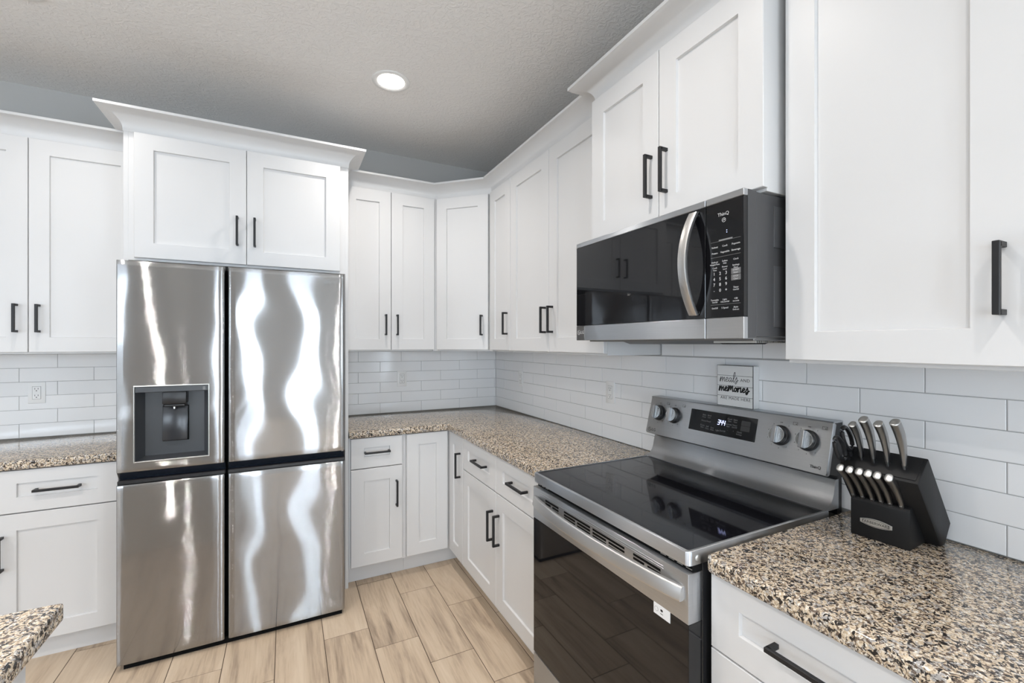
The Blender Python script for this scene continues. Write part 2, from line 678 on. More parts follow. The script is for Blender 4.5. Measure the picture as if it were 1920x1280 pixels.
bm = B(); box(bm, X0 - 0.15, 0.15, 0.0, 0.15, -0.1, CEIL + 0.1)
obj('wall_back', bm, M['wall'], kind='structure')
bm = B(); wall_with_holes(bm, 'x', 0.0, 0.15, Y0 - 0.15, 0.0, -0.1, CEIL + 0.1, [(-6.7, -4.4, 0.08, 2.2)])
obj('wall_right', bm, M['wall'], kind='structure')
bm = B(); wall_with_holes(bm, 'y', Y0 - 0.15, Y0, X0 - 0.15, 0.0, -0.1, CEIL + 0.1, WINS)
obj('wall_rear', bm, M['wall'], kind='structure')
bm = B(); wall_with_holes(bm, 'x', X0 - 0.15, X0, Y0, 0.0, -0.1, CEIL + 0.1, [(-6.3, -4.5, 0.08, 2.15), (-4.4, -2.0, 0.7, 2.2)])
obj('wall_left', bm, M['wall'], kind='structure')
bm = B(); box(bm, X0, 0, Y0, 0, CEIL, CEIL + 0.1)
obj('ceiling', bm, M['ceil'], kind='structure')


def floor_bm():
    bm = B()
    box(bm, X0, 0, Y0, 0, -0.1, -0.0015, mi=1)
    lay = bm.loops.layers.color.new('plank')
    rnd = random.Random(3)
    P, L, g = 0.207, 0.607, 0.0016
    offs = {0: -1.03, 1: -0.80, 2: -0.597}
    k = -4
    while True:
        x1 = -0.767 + 0.207 - k * P
        x0 = x1 - P
        if x1 < X0:
            break
        o = offs[k % 3]
        j0 = int((0 - o) / L) + 1
        for j in range(-16, j0 + 1):
            ya, yb = max(o + j * L, Y0), min(o + (j + 1) * L, 0)
            xa, xb = max(x0, X0), min(x1, 0)
            if yb - ya < 0.01 or xb - xa < 0.01:
                continue
            t = bmesh.new()
            rs = []
            for ins, z in ((g, -0.004), (g, -0.0008), (g + 0.001, 0.0)):
                rs.append([(xa + ins, ya + ins, z), (xb - ins, ya + ins, z), (xb - ins, yb - ins, z), (xa + ins, yb - ins, z)])
            rings(t, rs, cap0=False)
            n0 = len(bm.faces)
            add(bm, t)
            bm.faces.ensure_lookup_table()
            c = (rnd.random(), rnd.random(), rnd.random(), 1)
            for f in bm.faces[n0:]:
                for l in f.loops:
                    l[lay] = c
        k += 1
    return bm


obj('floor', floor_bm(), [M['floor'], M['floor_grout']], kind='structure')


def tiles(F, u0, u1, z0, z1, phase):
    """running-bond glazed tiles, each slightly out of plane"""
    bm = B()
    rnd = random.Random(int(phase * 1000))
    F.box(bm, u0, u1, z0, z1, 0, 0.0055, mi=1)
    PZ, PU, g = 0.0755, 0.3065, 0.0011
    row = 0
    z = 0.9145
    while z < z1:
        za, zb = max(z, z0), min(z + PZ, z1)
        if zb - za < 0.004:
            z += PZ
            row += 1
            continue
        ph = phase + (0 if row % 2 == 1 else PU / 2)
        k = math.floor((u0 - ph) / PU)
        while ph + k * PU < u1:
            ua, ub = max(u0, ph + k * PU), min(u1, ph + (k + 1) * PU)
            if ub - ua > 0.004:
                t = bmesh.new()
                tl = [rnd.uniform(-0.00035, 0.00035) for _ in range(3)]
                rs = []
                for ins, d in ((g, 0.004), (g, 0.0072), (g + 0.0012, 0.008)):
                    q = []
                    for (a, b, sa, sb) in ((ua + ins, za + ins, -1, -1), (ub - ins, za + ins, 1, -1), (ub - ins, zb - ins, 1, 1), (ua + ins, zb - ins, -1, 1)):
                        q.append(F.p(a, b, d + (tl[0] * sa + tl[1] * sb if d > 0.005 else 0)))
                    rs.append(q)
                rings(t, rs, cap0=False)
                add(bm, t)
            k += 1
        z += PZ
        row += 1
    return bm


FB0 = Face((0, 0), (1, 0), (0, -1))
FR0 = Face((0, 0), (0, 1), (-1, 0))
obj('trim_1', tiles(FB0, -3.165, -2.249, 0.915, 1.371, -2.682), [M['tile'], M['grout']], kind='structure', sharp=15)
obj('trim_2', tiles(FB0, -1.226, -0.009, 0.915, 1.371, -0.173), [M['tile'], M['grout']], kind='structure', sharp=15)
obj('trim_3', tiles(FR0, -4.05, -0.0005, 0.915, 1.371, -1.856), [M['tile'], M['grout']], kind='structure', sharp=15)

obj('trim_4', tiles(FR0, -2.594, -1.829, 1.3712, 1.452, -1.856), [M['tile'], M['grout']], kind='structure', sharp=15)

# glazed openings; the high rear one is unseen, added for light
for i, (a, b, z0, z1) in enumerate(WINS):
    bm = B()
    for (p, q, r, s) in ((a, a + 0.06, z0, z1), (b - 0.06, b, z0, z1), (a + 0.06, b - 0.06, z0, z0 + 0.08), (a + 0.06, b - 0.06, z1 - 0.06, z1)):
        box(bm, p, q, Y0 - 0.10, Y0 - 0.03, r, s, 0.003, 1)
    w = obj('window_%d' % (i + 1), bm, M['trim'], kind='structure')
    bm = B(); box(bm, a + 0.05, b - 0.05, Y0 - 0.072, Y0 - 0.066, z0 + 0.07, z1 - 0.05)
    obj('pane', bm, M['pane'], w)
bm = B()
for (p, q, r, s) in ((-4.4, -4.34, 0.7, 2.2), (-2.06, -2.0, 0.7, 2.2), (-3.23, -3.17, 0.76, 2.14), (-4.34, -2.06, 0.7, 0.76), (-4.34, -2.06, 2.14, 2.2)):
    box(bm, X0 - 0.10, X0 - 0.03, p, q, r, s, 0.003, 1)
w = obj('window_4', bm, M['trim'], kind='structure')
bm = B(); box(bm, X0 - 0.072, X0 - 0.066, -4.36, -2.04, 0.74, 2.16)
obj('pane', bm, M['pane'], w)

bm = B()
for (p, q, r, s) in ((-6.3, -6.24, 0.08, 2.15), (-4.56, -4.5, 0.08, 2.15), (-5.43, -5.37, 0.16, 2.09), (-6.24, -4.56, 0.08, 0.16), (-6.24, -4.56, 2.09, 2.15)):
    box(bm, X0 - 0.10, X0 - 0.03, p, q, r, s, 0.003, 1)
w = obj('window_5', bm, M['trim'], kind='structure')
bm = B(); box(bm, X0 - 0.072, X0 - 0.066, -6.26, -4.54, 0.14, 2.11)
obj('pane', bm, M['pane'], w)

bm = B()
for (p, q, r, s) in ((-6.7, -6.64, 0.08, 2.2), (-4.46, -4.4, 0.08, 2.2), (-5.58, -5.52, 0.16, 2.14), (-6.64, -4.46, 0.08, 0.16), (-6.64, -4.46, 2.14, 2.2)):
    box(bm, 0.03, 0.10, p, q, r, s, 0.003, 1)
w = obj('window_6', bm, M['trim'], kind='structure')  # unseen window, added for extra light on the back cabinets
bm = B(); box(bm, 0.066, 0.072, -6.66, -4.44, 0.14, 2.16)
obj('pane', bm, M['pane'], w)

# ------------------------------------------------------------------ upper cabinets
ZB, ZT = 1.3826, 2.434          # door bottom / top
ZBX, ZTX = 1.3735, 2.437        # box
DU = 0.336
FB = Face((0, -DU), (1, 0), (0, -1))
FR = Face((-DU, 0), (0, 1), (-1, 0))
HZU, HLU = 1.549, 0.138


def body_back(parent, x0, x1, z0, z1, D, name='body'):
    bm = B(); box(bm, x0, x1, -(D - TH - 0.002), -0.001, z0, z1, 0.0008, 1)
    return obj(name, bm, M['cab'], parent)


def body_right(parent, y0, y1, z0, z1, D, name='body'):
    bm = B(); box(bm, -(D - TH - 0.002), -0.001, y0, y1, z0, z1, 0.0008, 1)
    return obj(name, bm, M['cab'], parent)


t = thing('wall_cabinet', 'white two-door wall cabinet over the counter on the dispenser side of the refrigerator', 'cabinet', (-2.7, 0, ZBX))
body_back(t, -3.132, -2.248, ZBX, ZTX, DU)
for (a, b, hu) in ((-3.13, -2.677, -2.717), (-2.677, -2.249, -2.637)):
    d = shaker(t, FB, a, b, ZB, ZT)
    handle(d, FB, hu, HZU, HLU)
obj('crown_moulding', crown_bm([(-3.5, -0.001), (-3.132, -DU + 0.022), (-2.249, -DU + 0.022)][1:], 2.437, 2.526, 0.075), M['cab'], t, sharp=40)

t = thing('wall_cabinet', 'white two-door wall cabinet above the back counter, beside the angled corner cabinet', 'cabinet', (-0.92, 0, ZBX))
body_back(t, -1.228, -0.640, ZBX, ZTX, DU)
for (a, b, hu) in ((-1.227, -0.9265, -0.964), (-0.9265, -0.6275, -0.889)):
    d = shaker(t, FB, a, b, ZB, ZT)
    handle(d, FB, hu, HZU, HLU)

# angled corner cabinet
PA, PB = Vector((-0.6214, -0.3365)), Vector((-0.3365, -0.6129))
ud = (PB - PA).normalized()
FD = Face(PA, ud, (ud.y, -ud.x))
LD = (PB - PA).length
t = thing('corner_wall_cabinet', 'white single-door wall cabinet set at an angle across the corner', 'cabinet', (-0.3, -0.3, ZBX))
bm = B()
q1, q2 = FD.p(0, 0, -0.022), FD.p(LD, 0, -0.022)
prism(bm, [(-0.001, -0.001), (-0.638, -0.001), (-0.638, -0.315), (q1.x, q1.y), (q2.x, q2.y), (-0.315, -0.630), (-0.001, -0.630)], 'z', ZBX, ZTX)
obj('body', bm, M['cab'], t)
d = shaker(t, FD, 0.006, LD - 0.006, ZB, ZT)
handle(d, FD, LD - 0.05, HZU, HLU)

t = thing('wall_cabinet', 'narrow white one-door wall cabinet between the angled corner cabinet and its wide neighbour', 'cabinet', (0, -0.78, ZBX))
body_right(t, -0.927, -0.632, ZBX, ZTX, DU)
d = shaker(t, FR, -0.9275, -0.622, ZB, ZT)
handle(d, FR, -0.887, HZU, HLU)

t = thing('wall_cabinet', 'wide white two-door wall cabinet just before the microwave, handles meeting in the middle', 'cabinet', (0, -1.38, ZBX))
body_right(t, -1.822, -0.928, ZBX, ZTX, DU)
for (a, b, hu) in ((-1.373, -0.9285, -1.342), (-1.824, -1.373, -1.412)):
    d = shaker(t, FR, a, b, ZB, ZT)
    handle(d, FR, hu, HZU, HLU)

cr = crown_bm([(-1.228, -DU + 0.022), (FD.p(0, 0, -0.022).x - 0.009, -DU + 0.022), (-DU + 0.022, FD.p(LD, 0, -0.022).y - 0.009), (-DU + 0.022, -1.8225)], 2.437, 2.526, 0.075)
obj('crown_moulding', cr, M['cab'], None, 'white cove crown moulding running round the corner on top of the wall cabinets', 'moulding', sharp=40)

t = thing('wall_cabinet', 'large white wall cabinet over the knife block, hanging lower than the microwave cabinet', 'cabinet', (0, -3.04, ZBX))
body_right(t, -3.487, -2.597, ZBX, ZTX, DU)
for (a, b, hu) in ((-3.043, -2.598, -3.012), (-3.488, -3.043, -3.078)):
    d = shaker(t, FR, a, b, ZB, ZT)
    handle(d, FR, hu, HZU, HLU)
obj('crown_moulding', crown_bm([(-0.001, -2.597), (-DU + 0.022, -2.597), (-DU + 0.022, -3.487), (-0.001, -3.487)][1:3], 2.437, 2.526, 0.075), M['cab'], t, sharp=40)

# cabinet above the refrigerator with full-height side panels
FF = Face((0, -0.625), (1, 0), (0, -1))
t = thing('refrigerator_cabinet', 'deep white two-door cabinet boxed in above the refrigerator with a wide crown', 'cabinet', (-1.737, 0, 0))
bm = B(); box(bm, -2.2285, -1.2455, -0.6055, -0.001, 1.828, 2.446)
obj('body', bm, M['cab'], t)
for (a, b) in ((-2.2465, -2.227), (-1.247, -1.2285)):
    bm = B(); box(bm, a, b, -0.606, -0.001, 0.0, 2.446, 0.001, 1)
    obj('side_panel', bm, M['cab'], t)
for (a, b, hu) in ((-2.204, -1.7367, -1.778), (-1.7367, -1.273, -1.699)):
    d = shaker(t, FF, a, b, 1.840, 2.442)
    handle(d, FF, hu, 2.010, 0.150)
obj('crown_moulding', crown_bm([(-2.2475, -0.391), (-2.2475, -0.607), (-1.2275, -0.607), (-1.2275, -0.391)], 2.444, 2.538, 0.085), M['cab'], t, sharp=40)

# cabinet above the microwave
DM = 0.402
FM = Face((-DM, 0), (0, 1), (-1, 0))
t = thing('wall_cabinet', 'short white two-door cabinet directly on top of the microwave', 'cabinet', (0, -2.2, 1.842))
body_right(t, -2.577, -1.8245, 1.842, 2.445, DM)
for (a, b, hu) in ((-2.203, -1.825, -2.170), (-2.583, -2.203, -2.240)):
    d = shaker(t, FM, a, b, 1.850, 2.441)
    handle(d, FM, hu, 2.010, 0.150)
obj('crown_moulding', crown_bm([(-0.30, -1.8235), (-DM + 0.022, -1.8235), (-DM + 0.022, -2.578), (-0.30, -2.578)], 2.445, 2.528, 0.085), M['cab'], t, sharp=40)

# ------------------------------------------------------------------ base cabinets
DB = 0.622
ZC = 0.9135                    # counter top
ZD0, ZD1 = 0.118, 0.868        # door bottom / drawer top
ZS = 0.6885                    # split between drawer and door
GB = Face((0, -DB), (1, 0), (0, -1))
GR = Face((-DB, 0), (0, 1), (-1, 0))
RL = 0.072


def base_body(parent, F, u0, u1, toe=0.083):
    bm = B()
    F.box(bm, u0, u1, 0.104, 0.8715, -(DB - 0.001), -TH - 0.002, 0.0008, 1)
    obj('body', bm, M['cab'], parent)
    bm = B()
    F.box(bm, u0, u1, 0.0, 0.104, -(DB - 0.001), -toe)
    obj('toe_kick', bm, M['cab'], parent)


def drawer(parent, F, u0, u1, z0, z1, hu, hL, hz=None):
    d = shaker(parent, F, u0, u1, z0, z1, name='drawer', st=0.075, rt=0.058, rb=0.066)
    handle(d, F, hu, hz if hz else (z0 + z1) / 2 + 0.002, hL, vert=False)
    return d


t = thing('base_cabinet', 'white base cabinet with a wide drawer on the dispenser side of the refrigerator', 'cabinet', (-2.6, 0, 0))
base_body(t, GB, -3.15, -2.249, 0.054)
drawer(t, GB, -2.683, -2.259, 0.682, ZD1, -2.468, 0.155)
drawer(t, GB, -3.15, -2.683, 0.682, ZD1, -2.92, 0.155)
d = shaker(t, GB, -2.683, -2.259, 0.103, 0.677, rt=RL, rb=RL); handle(d, GB, -2.650, 0.512, 0.15)
d = shaker(t, GB, -3.15, -2.683, 0.103, 0.677, rt=RL, rb=RL); handle(d, GB, -2.716, 0.512, 0.15)

t = thing('base_cabinet', 'slim white base cabinet with one drawer over one door, beside the refrigerator panel', 'cabinet', (-1.07, 0, 0))
base_body(t, GB, -1.227, -0.894)
drawer(t, GB, -1.218, -0.917, ZS + 0.003, ZD1, -1.069, 0.148, 0.784)
d = shaker(t, GB, -1.218, -0.917, ZD0, ZS - 0.002, rt=RL, rb=RL); handle(d, GB, -0.955, 0.523, 0.155)

# corner cabinet with a two-leaf folding door
t = thing('corner_base_cabinet', 'white corner base cabinet with two tall leaves meeting in the inside corner', 'cabinet', (-0.3, -0.3, 0))
bm = B()
pt = DB - TH - 0.002
prism(bm, [(-0.001, -0.001), (-0.893, -0.001), (-0.893, -pt), (-pt, -pt), (-pt, -0.877), (-0.001, -0.877)], 'z', 0.104, 0.8715)
obj('body', bm, M['cab'], t)
bm = B()
prism(bm, [(-0.001, -0.001), (-0.893, -0.001), (-0.893, -0.539), (-0.539, -0.539), (-0.539, -0.877), (-0.001, -0.877)], 'z', 0, 0.104)
obj('toe_kick', bm, M['cab'], t)
shaker(t, GB, -0.893, -0.6275, ZD0, ZD1, rt=0.068, rb=0.074)
d = shaker(t, GR, -0.8765, -0.6275, ZD0, ZD1, rt=0.068, rb=0.074)
handle(d, GR, -0.832, 0.697, 0.150)

t = thing('base_cabinet', 'white base cabinet with two drawers over two doors, between corner and range', 'cabinet', (0, -1.35, 0))
base_body(t, GR, -1.818, -0.878)
for (a, b, hu) in ((-1.341, -0.879, -1.153), (-1.817, -1.341, -1.592)):
    drawer(t, GR, a, b, ZS, ZD1, hu, 0.155, 0.785)
for (a, b, hu) in ((-1.341, -0.879, -1.304), (-1.817, -1.341, -1.378)):
    d = shaker(t, GR, a, b, ZD0, ZS - 0.005, rt=RL, rb=RL)
    handle(d, GR, hu, 0.512, 0.152)

t = thing('base_cabinet', 'white stack of drawers under the granite holding the knife block', 'cabinet', (0, -2.83, 0))
base_body(t, GR, -3.068, -2.590)
for (z0, z1) in ((ZS, ZD1), (0.405, ZS - 0.004), (ZD0, 0.401)):
    if z1 > 0.8:
        drawer(t, GR, -3.067, -2.592, z0, z1, -2.829, 0.155, 0.787)
    else:
        d = shaker(t, GR, -3.067, -2.592, z0, z1, name='drawer', rt=RL, rb=RL)
        handle(d, GR, -2.829, (z0 + z1) / 2, 0.155, vert=False)
t = thing('base_cabinet', 'white base cabinet beyond the drawer stack at the open end', 'cabinet', (0, -3.5, 0))
base_body(t, GR, -4.03, -3.069)
for (a, b, hu) in ((-3.549, -3.069, -3.51), (-4.029, -3.549, -3.588)):
    d = shaker(t, GR, a, b, ZD0, ZD1, rt=RL, rb=RL)
    handle(d, GR, hu, 0.70, 0.152)


# ------------------------------------------------------------------ worktops
def slab(pts, z0, z1, bev=0.007, rnd_corner=()):
    bm = B()
    P = []
    n = len(pts)
    for i, p in enumerate(pts):
        if i in rnd_corner:
            a, b = Vector(pts[i - 1]), Vector(pts[(i + 1) % n])
            v = Vector(p)
            r = rnd_corner[i]
            da, db = (a - v).normalized(), (b - v).normalized()
            c = v + (da + db) * r
            a0 = math.atan2(-db.y, -db.x)
            s, e = v + da * r - c, v + db * r - c
            t0, t1 = math.atan2(s.y, s.x), math.atan2(e.y, e.x)
            while t1 - t0 > PI: t1 -= 2 * PI
            while t1 - t0 < -PI: t1 += 2 * PI
            for k in range(6):
                t = t0 + (t1 - t0) * k / 5
                P.append((c.x + r * math.cos(t), c.y + r * math.sin(t)))
        else:
            P.append(tuple(p))
    t = bmesh.new()
    lo = [t.verts.new((x, y, z0)) for x, y in P]
    hi = [t.verts.new((x, y, z1)) for x, y in P]
    m = len(P)
    t.faces.new(lo[::-1]); top = t.faces.new(hi)
    for i in range(m):
        t.faces.new([lo[i], lo[(i + 1) % m], hi[(i + 1) % m], hi[i]])
    bmesh.ops.recalc_face_normals(t, faces=t.faces)
    ed = [e for e in t.edges if abs(e.verts[0].co.z - e.verts[1].co.z) < 1e-6]
    bmesh.ops.bevel(t, geom=ed, offset=bev, segments=3, profile=0.5, affect='EDGES')
    return add(bm, t)


ZC0 = 0.874
obj('countertop', slab([(-3.17, -0.001), (-3.17, -0.640), (-2.250, -0.640), (-2.250, -0.001)], ZC0, ZC), M['granite'], None,
    'speckled granite countertop on the dispenser side of the refrigerator', 'countertop')
obj('countertop', slab([(-1.226, -0.001), (-1.226, -0.640), (-0.640, -0.640), (-0.640, -1.8195), (-0.001, -1.8195), (-0.001, -0.001)], ZC0, ZC), M['granite'], None,
    'L-shaped speckled granite countertop running round the corner to the range', 'countertop')
obj('countertop', slab([(-0.001, -2.589), (-0.642, -2.589), (-0.642, -4.05), (-0.001, -4.05)], ZC0, ZC, rnd_corner={1: 0.022}), M['granite'], None,
    'speckled granite countertop under the knife block', 'countertop')
# island
obj('island_countertop', slab([(-2.95, -2.152), (-1.943, -2.152), (-1.943, -4.6), (-2.95, -4.6)], ZC0, ZC), M['granite'], None,
    'speckled granite island countertop whose corner pokes in near the refrigerator', 'countertop')
t = thing('island_cabinet', 'white island cabinet mostly hidden beneath its granite top', 'cabinet', (-2.4, -3.4, 0))
bm = B(); box(bm, -2.70, -1.974, -4.57, -2.212, 0.0, 0.873, 0.001, 1)
obj('body', bm, M['cab'], t)
bm = B()
box(bm, -1.974, -1.962, -4.57, -2.25, 0.0, 0.09, 0.002, 1)
obj('base_trim', bm, M['cab'], t)


# ------------------------------------------------------------------ refrigerator
def fridge_door(x0, x1, z0, z1, yf, yb, hole=None, ph=0.0, amp=1.0, rl=0.012, rr=0.012):
    """gently wavy brushed front with rounded vertical edges; hole=(xa,xb,za,zb,depth)"""
    bm = B()
    xs = []
    n = 5
    prof = [(x0, yb)]
    for k in range(n + 1):
        a = PI / 2 * k / n
        prof.append((x0 + rl * (1 - math.cos(a)), yf + rl * (1 - math.sin(a))))
    step = 0.02
    inner = []
    x = x0 + rl + step
    while x < x1 - rr - step * 0.6:
        inner.append(x); x += step
    if hole:
        inner = [v for v in inner if abs(v - hole[0]) > 0.008 and abs(v - hole[1]) > 0.008] + [hole[0], hole[1]]
        inner.sort()
    for v in inner:
        prof.append((v, yf))
    for k in range(n, -1, -1):
        a = PI / 2 * k / n
        prof.append((x1 - rr * (1 - math.cos(a)), yf + rr * (1 - math.sin(a))))
    prof.append((x1, yb))
    zs = [z0, z0 + 0.003]
    z = z0 + 0.025
    while z < z1 - 0.02:
        zs.append(z); z += 0.025
    zs += [z1 - 0.003, z1]
    if hole:
        zs = [v for v in zs if abs(v - hole[2]) > 0.008 and abs(v - hole[3]) > 0.008] + [hole[2], hole[3]]
        zs.sort()
    mid, half = (x0 + x1) / 2, (x1 - x0) / 2

    def wav(x, z, y):
        if y > yf + 0.001:
            return y
        e = max(0.0, 1 - ((x - mid) / half) ** 4)
        w = 0.0011 * math.sin(2 * PI * (z / 0.62 + 0.35 * (x - mid)) + ph) * math.sin(PI * (x - x0) / (x1 - x0) * 2.0 + 0.6 + ph)
        w += 0.0005 * math.sin(2 * PI * z / 0.29 + 2.1 * ph + 7 * x)
        return y + e * w * amp - 0.0016 * e
    vs = [[bm.verts.new((px, wav(px, zz, py) + (0.0015 if (j in (0, len(zs) - 1) and py < yb) else 0), zz)) for (px, py) in prof] for j, zz in enumerate(zs)]
    for j in range(len(zs) - 1):
        for i in range(len(prof) - 1):
            if hole:
                cx, cz = (prof[i][0] + prof[i + 1][0]) / 2, (zs[j] + zs[j + 1]) / 2
                if hole[0] < cx < hole[1] and hole[2] < cz < hole[3]:
                    continue
            bm.faces.new([vs[j][i], vs[j][i + 1], vs[j + 1][i + 1], vs[j + 1][i]])
    bm.faces.new(vs[0][::-1])
    bm.faces.new(vs[-1])
    bm.faces.new([vs[j][0] for j in range(len(zs))][::1] + [vs[j][-1] for j in range(len(zs) - 1, -1, -1)])
    if hole:
        xa, xb, za, zb, dep = hole
        r0 = [(xa, yf - 0.003, za), (xb, yf - 0.003, za), (xb, yf - 0.003, zb), (xa, yf - 0.003, zb)]
        r1 = [(p[0], yf + 0.008, p[2]) for p in r0]
        rings(bm, [r0, r1], False, False)
    bmesh.ops.recalc_face_normals(bm, faces=bm.faces)
    return bm


GX0, GX1, GXS = -2.2045, -1.2755, -1.8025
YF, YD = -0.8637, -0.795
t = thing('refrigerator', 'stainless steel four-door refrigerator with a water dispenser', 'refrigerator', (-1.74, -0.45, 0))
bm = B()
box(bm, GX0 + 0.004, GX1 - 0.004, -0.785, -0.05, 0.04, 1.775, 0.004, 1)
obj('body', bm, M['grey_case'], t)
bm = B()
box(bm, GX0 + 0.02, GX1 - 0.012, -0.842, -0.10, 0.0, 0.0305)
obj('plinth_shade', bm, M['void'], t)  # brought forward in black to stand in for shade under the doors
bm = B()
box(bm, GX0 + 0.01, GX1 - 0.01, -0.796, -0.784, 0.03, 1.78)
obj('gasket', bm, M['void'], t)
ZM0, ZM1 = 0.8095, 0.8655
hole = (-2.142, -1.872, 0.907, 1.236, 0.1)
ul = obj('door', fridge_door(GX0, GXS - 0.0055, ZM1, 1.7875, YF, YD, hole, 0.4, 0.45, rl=0.005), M['steel_f'], t, sharp=50)
ur = obj('door', fridge_door(GXS + 0.0055, GX1, ZM1, 1.7875, YF, YD, None, 2.2), M['steel_f'], t, sharp=50)
obj('door', fridge_door(GX0, GXS - 0.0055, 0.030, ZM0, YF, YD, None, 3.4, 0.45, rl=0.005), M['steel_f'], t, sharp=50)
obj('door', fridge_door(GXS + 0.0055, GX1, 0.030, ZM0, YF, YD, None, 5.0), M['steel_f'], t, sharp=50)
for (a, b) in ((GX0 + 0.001, GXS - 0.0055), (GXS + 0.0055, GX1 - 0.001)):
    bm = B()
    prism(bm, [(-0.858, 0.8655), (-0.800, 0.8655), (-0.800, 0.8100), (-0.822, 0.8100), (-0.828, 0.829), (-0.838, 0.840)], 'x', a, b)
    obj('pocket_handle', bm, M['navy_gloss'], t)
    bm = B()
    box(bm, a, b, -0.855, -0.83, 0.8098, 0.8270, 0.002, 1)
    obj('handle_lip', bm, M['black'], t)
# dispenser set into the upper door
xa, xb, za, zb, _ = hole
bm = B()
w = 0.0035
for (p, q, r, s) in ((xa - w, xa + 0.001, za - w, zb + w), (xb - 0.001, xb + w, za - w, zb + w), (xa, xb, za - w, za + 0.001), (xa, xb, zb - 0.001, zb + w)):
    box(bm, p, q, YF - 0.0062, YF + 0.004, r, s, 0.0012, 1)
disp = obj('dispenser', bm, M['badge'], ul, label='bright bezel of the dispenser recess')
bm = B()
yb_ = -0.8005
xi0, xi1, zi0, zi1 = -2.119, -1.897, 0.918, 1.207
fr = [(xa, YF, za), (xb, YF, za), (xb, YF, 1.209), (xa, YF, 1.209)]
bk = [(xi0, yb_, zi0), (xi1, yb_, zi0), (xi1, yb_, zi1), (xi0, yb_, zi1)]
rings(bm, [fr, bk], False, True)
bmesh.ops.reverse_faces(bm, faces=bm.faces)
obj('dispenser_recess', bm, M['grey_plastic'], ul, sharp=20)
bm = B(); box(bm, xa + 0.001, xb - 0.001, YF - 0.003, YF + 0.03, 1.209, zb - 0.001, 0.002, 1)
obj('dispenser_panel', bm, M['grey_plastic'], ul)
bm = B()
for k in range(3):
    box(bm, -1.894, -1.884, YF - 0.0036, YF - 0.0028, 1.214 + k * 0.005, 1.2168 + k * 0.005)
obj('panel_print', bm, M['grey_ink'], ul)
bm = B()
box(bm, -2.049, -1.959, -0.850, -0.8005, 1.150, 1.2095, 0.006, 2)
box(bm, -2.045, -1.963, -0.846, -0.8005, 1.138, 1.152, 0.004, 1)
obj('nozzle_housing', bm, M['black'], ul)
bm = B(); lathe(bm, [(0.006, 0), (0.006, 0.02), (0.0, 0.0201)], Matrix.Translation((-2.006, -0.832, 1.128)), 16)
obj('nozzle', bm, M['chrome'], ul)
bm = B()
m4 = Matrix.Translation((-2.006, -0.815, 1.060)) @ Matrix.Rotation(math.radians(-5), 4, 'X')
box(bm, -0.0475, 0.0475, -0.004, 0.004, -0.078, 0.078, 0.0038, 2, mat4=m4)
obj('paddle', bm, M['paddle'], ul)
bm = B()
box(bm, -2.006 - 0.0495, -2.006 + 0.0495, -0.8030, -0.8003, 0.977, 1.140, 0.0010, 1)
obj('paddle_surround', bm, M['void'], ul)
brand(ur, (-1.365, YF - 0.0047, 1.7425), (1, 0, 0), (0, 0, 1), 0.0095, M['chrome'])

# ------------------------------------------------------------------ microwave
t = thing('microwave', 'black and stainless over-the-range microwave hung above the stove', 'microwave', (-0.2, -2.2, 1.4387))
MY0, MY1, MX, MZ0, MZ1, MS = -2.5785, -1.8235, -0.478, 1.4387, 1.8355, -2.459
bm = B()
box(bm, -0.424, -0.004, MY0 + 0.003, MY1 - 0.003, MZ0 + 0.004, MZ1 - 0.001, 0.003, 1)
case = obj('case', bm, M['grey_case'], t)
bm = B()
for (x0, x1, z0, z1) in ((-0.350, -0.235, 1.690, 1.805), (-0.350, -0.235, 1.470, 1.640)):
    box(bm, x0, x1, MY0 - 0.0002, MY0 + 0.006, z0, z1, 0.003, 2)
obj('embossed_panel', bm, M['grey_case'], case)
# door: black glass between two steel strips
bm = B(); box(bm, MX + 0.0005, -0.427, MS + 0.0012, MY1, 1.498, MZ1 - 0.019, 0.0012, 1)
door = obj('door', bm, M['glass_black'], t)
for (y1, z0, z1) in ((MY1, MZ1 - 0.0185, MZ1), (MY1 - 0.056, MZ0, 1.4975)):
    bm = B(); box(bm, MX, -0.427, MS + 0.0012, y1, z0, z1, 0.0015, 1)
    obj('steel_strip', bm, M['steel'], door)
bm = B(); box(bm, MX, -0.427, MY1 - 0.0555, MY1, MZ0, 1.4975, 0.0015, 1)
obj('logo_plate', bm, pbr('grey_satin_plate', (0.16, 0.155, 0.15), 0.35, 0.8), door)
brand(door, (MX - 0.0004, MY1 - 0.018, 1.4705), (0, -1, 0), (0, 0, 1), 0.0085, M['white_ink'])
# control side
bm = B(); box(bm, MX + 0.0005, -0.427, MY0 + 0.0008, MS - 0.0012, 1.498, MZ1 - 0.019, 0.0012, 1)
ctl = obj('control_panel', bm, M['glass_black'], t)
for (z0, z1) in ((MZ1 - 0.0185, MZ1), (MZ0, 1.4975)):
    bm = B(); box(bm, MX, -0.427, MY0, MS - 0.0012, z0, z1, 0.0015, 1)
    obj('steel_strip', bm, M['steel'], ctl)
bm = B(); box(bm, -0.462, -0.427, MY0 - 0.0006, MY0 + 0.002, MZ0 + 0.002, MZ1 - 0.001, 0.0005, 1)
obj('side_bezel', bm, M['grey_case'], ctl)


def mt(s, y, z, size, out, **kw):
    add(out, text_bm(s, size, frame_m((MX - 0.0002, y, z), (0, -1, 0), (0, 0, 1)), ext=0.0002, **kw))


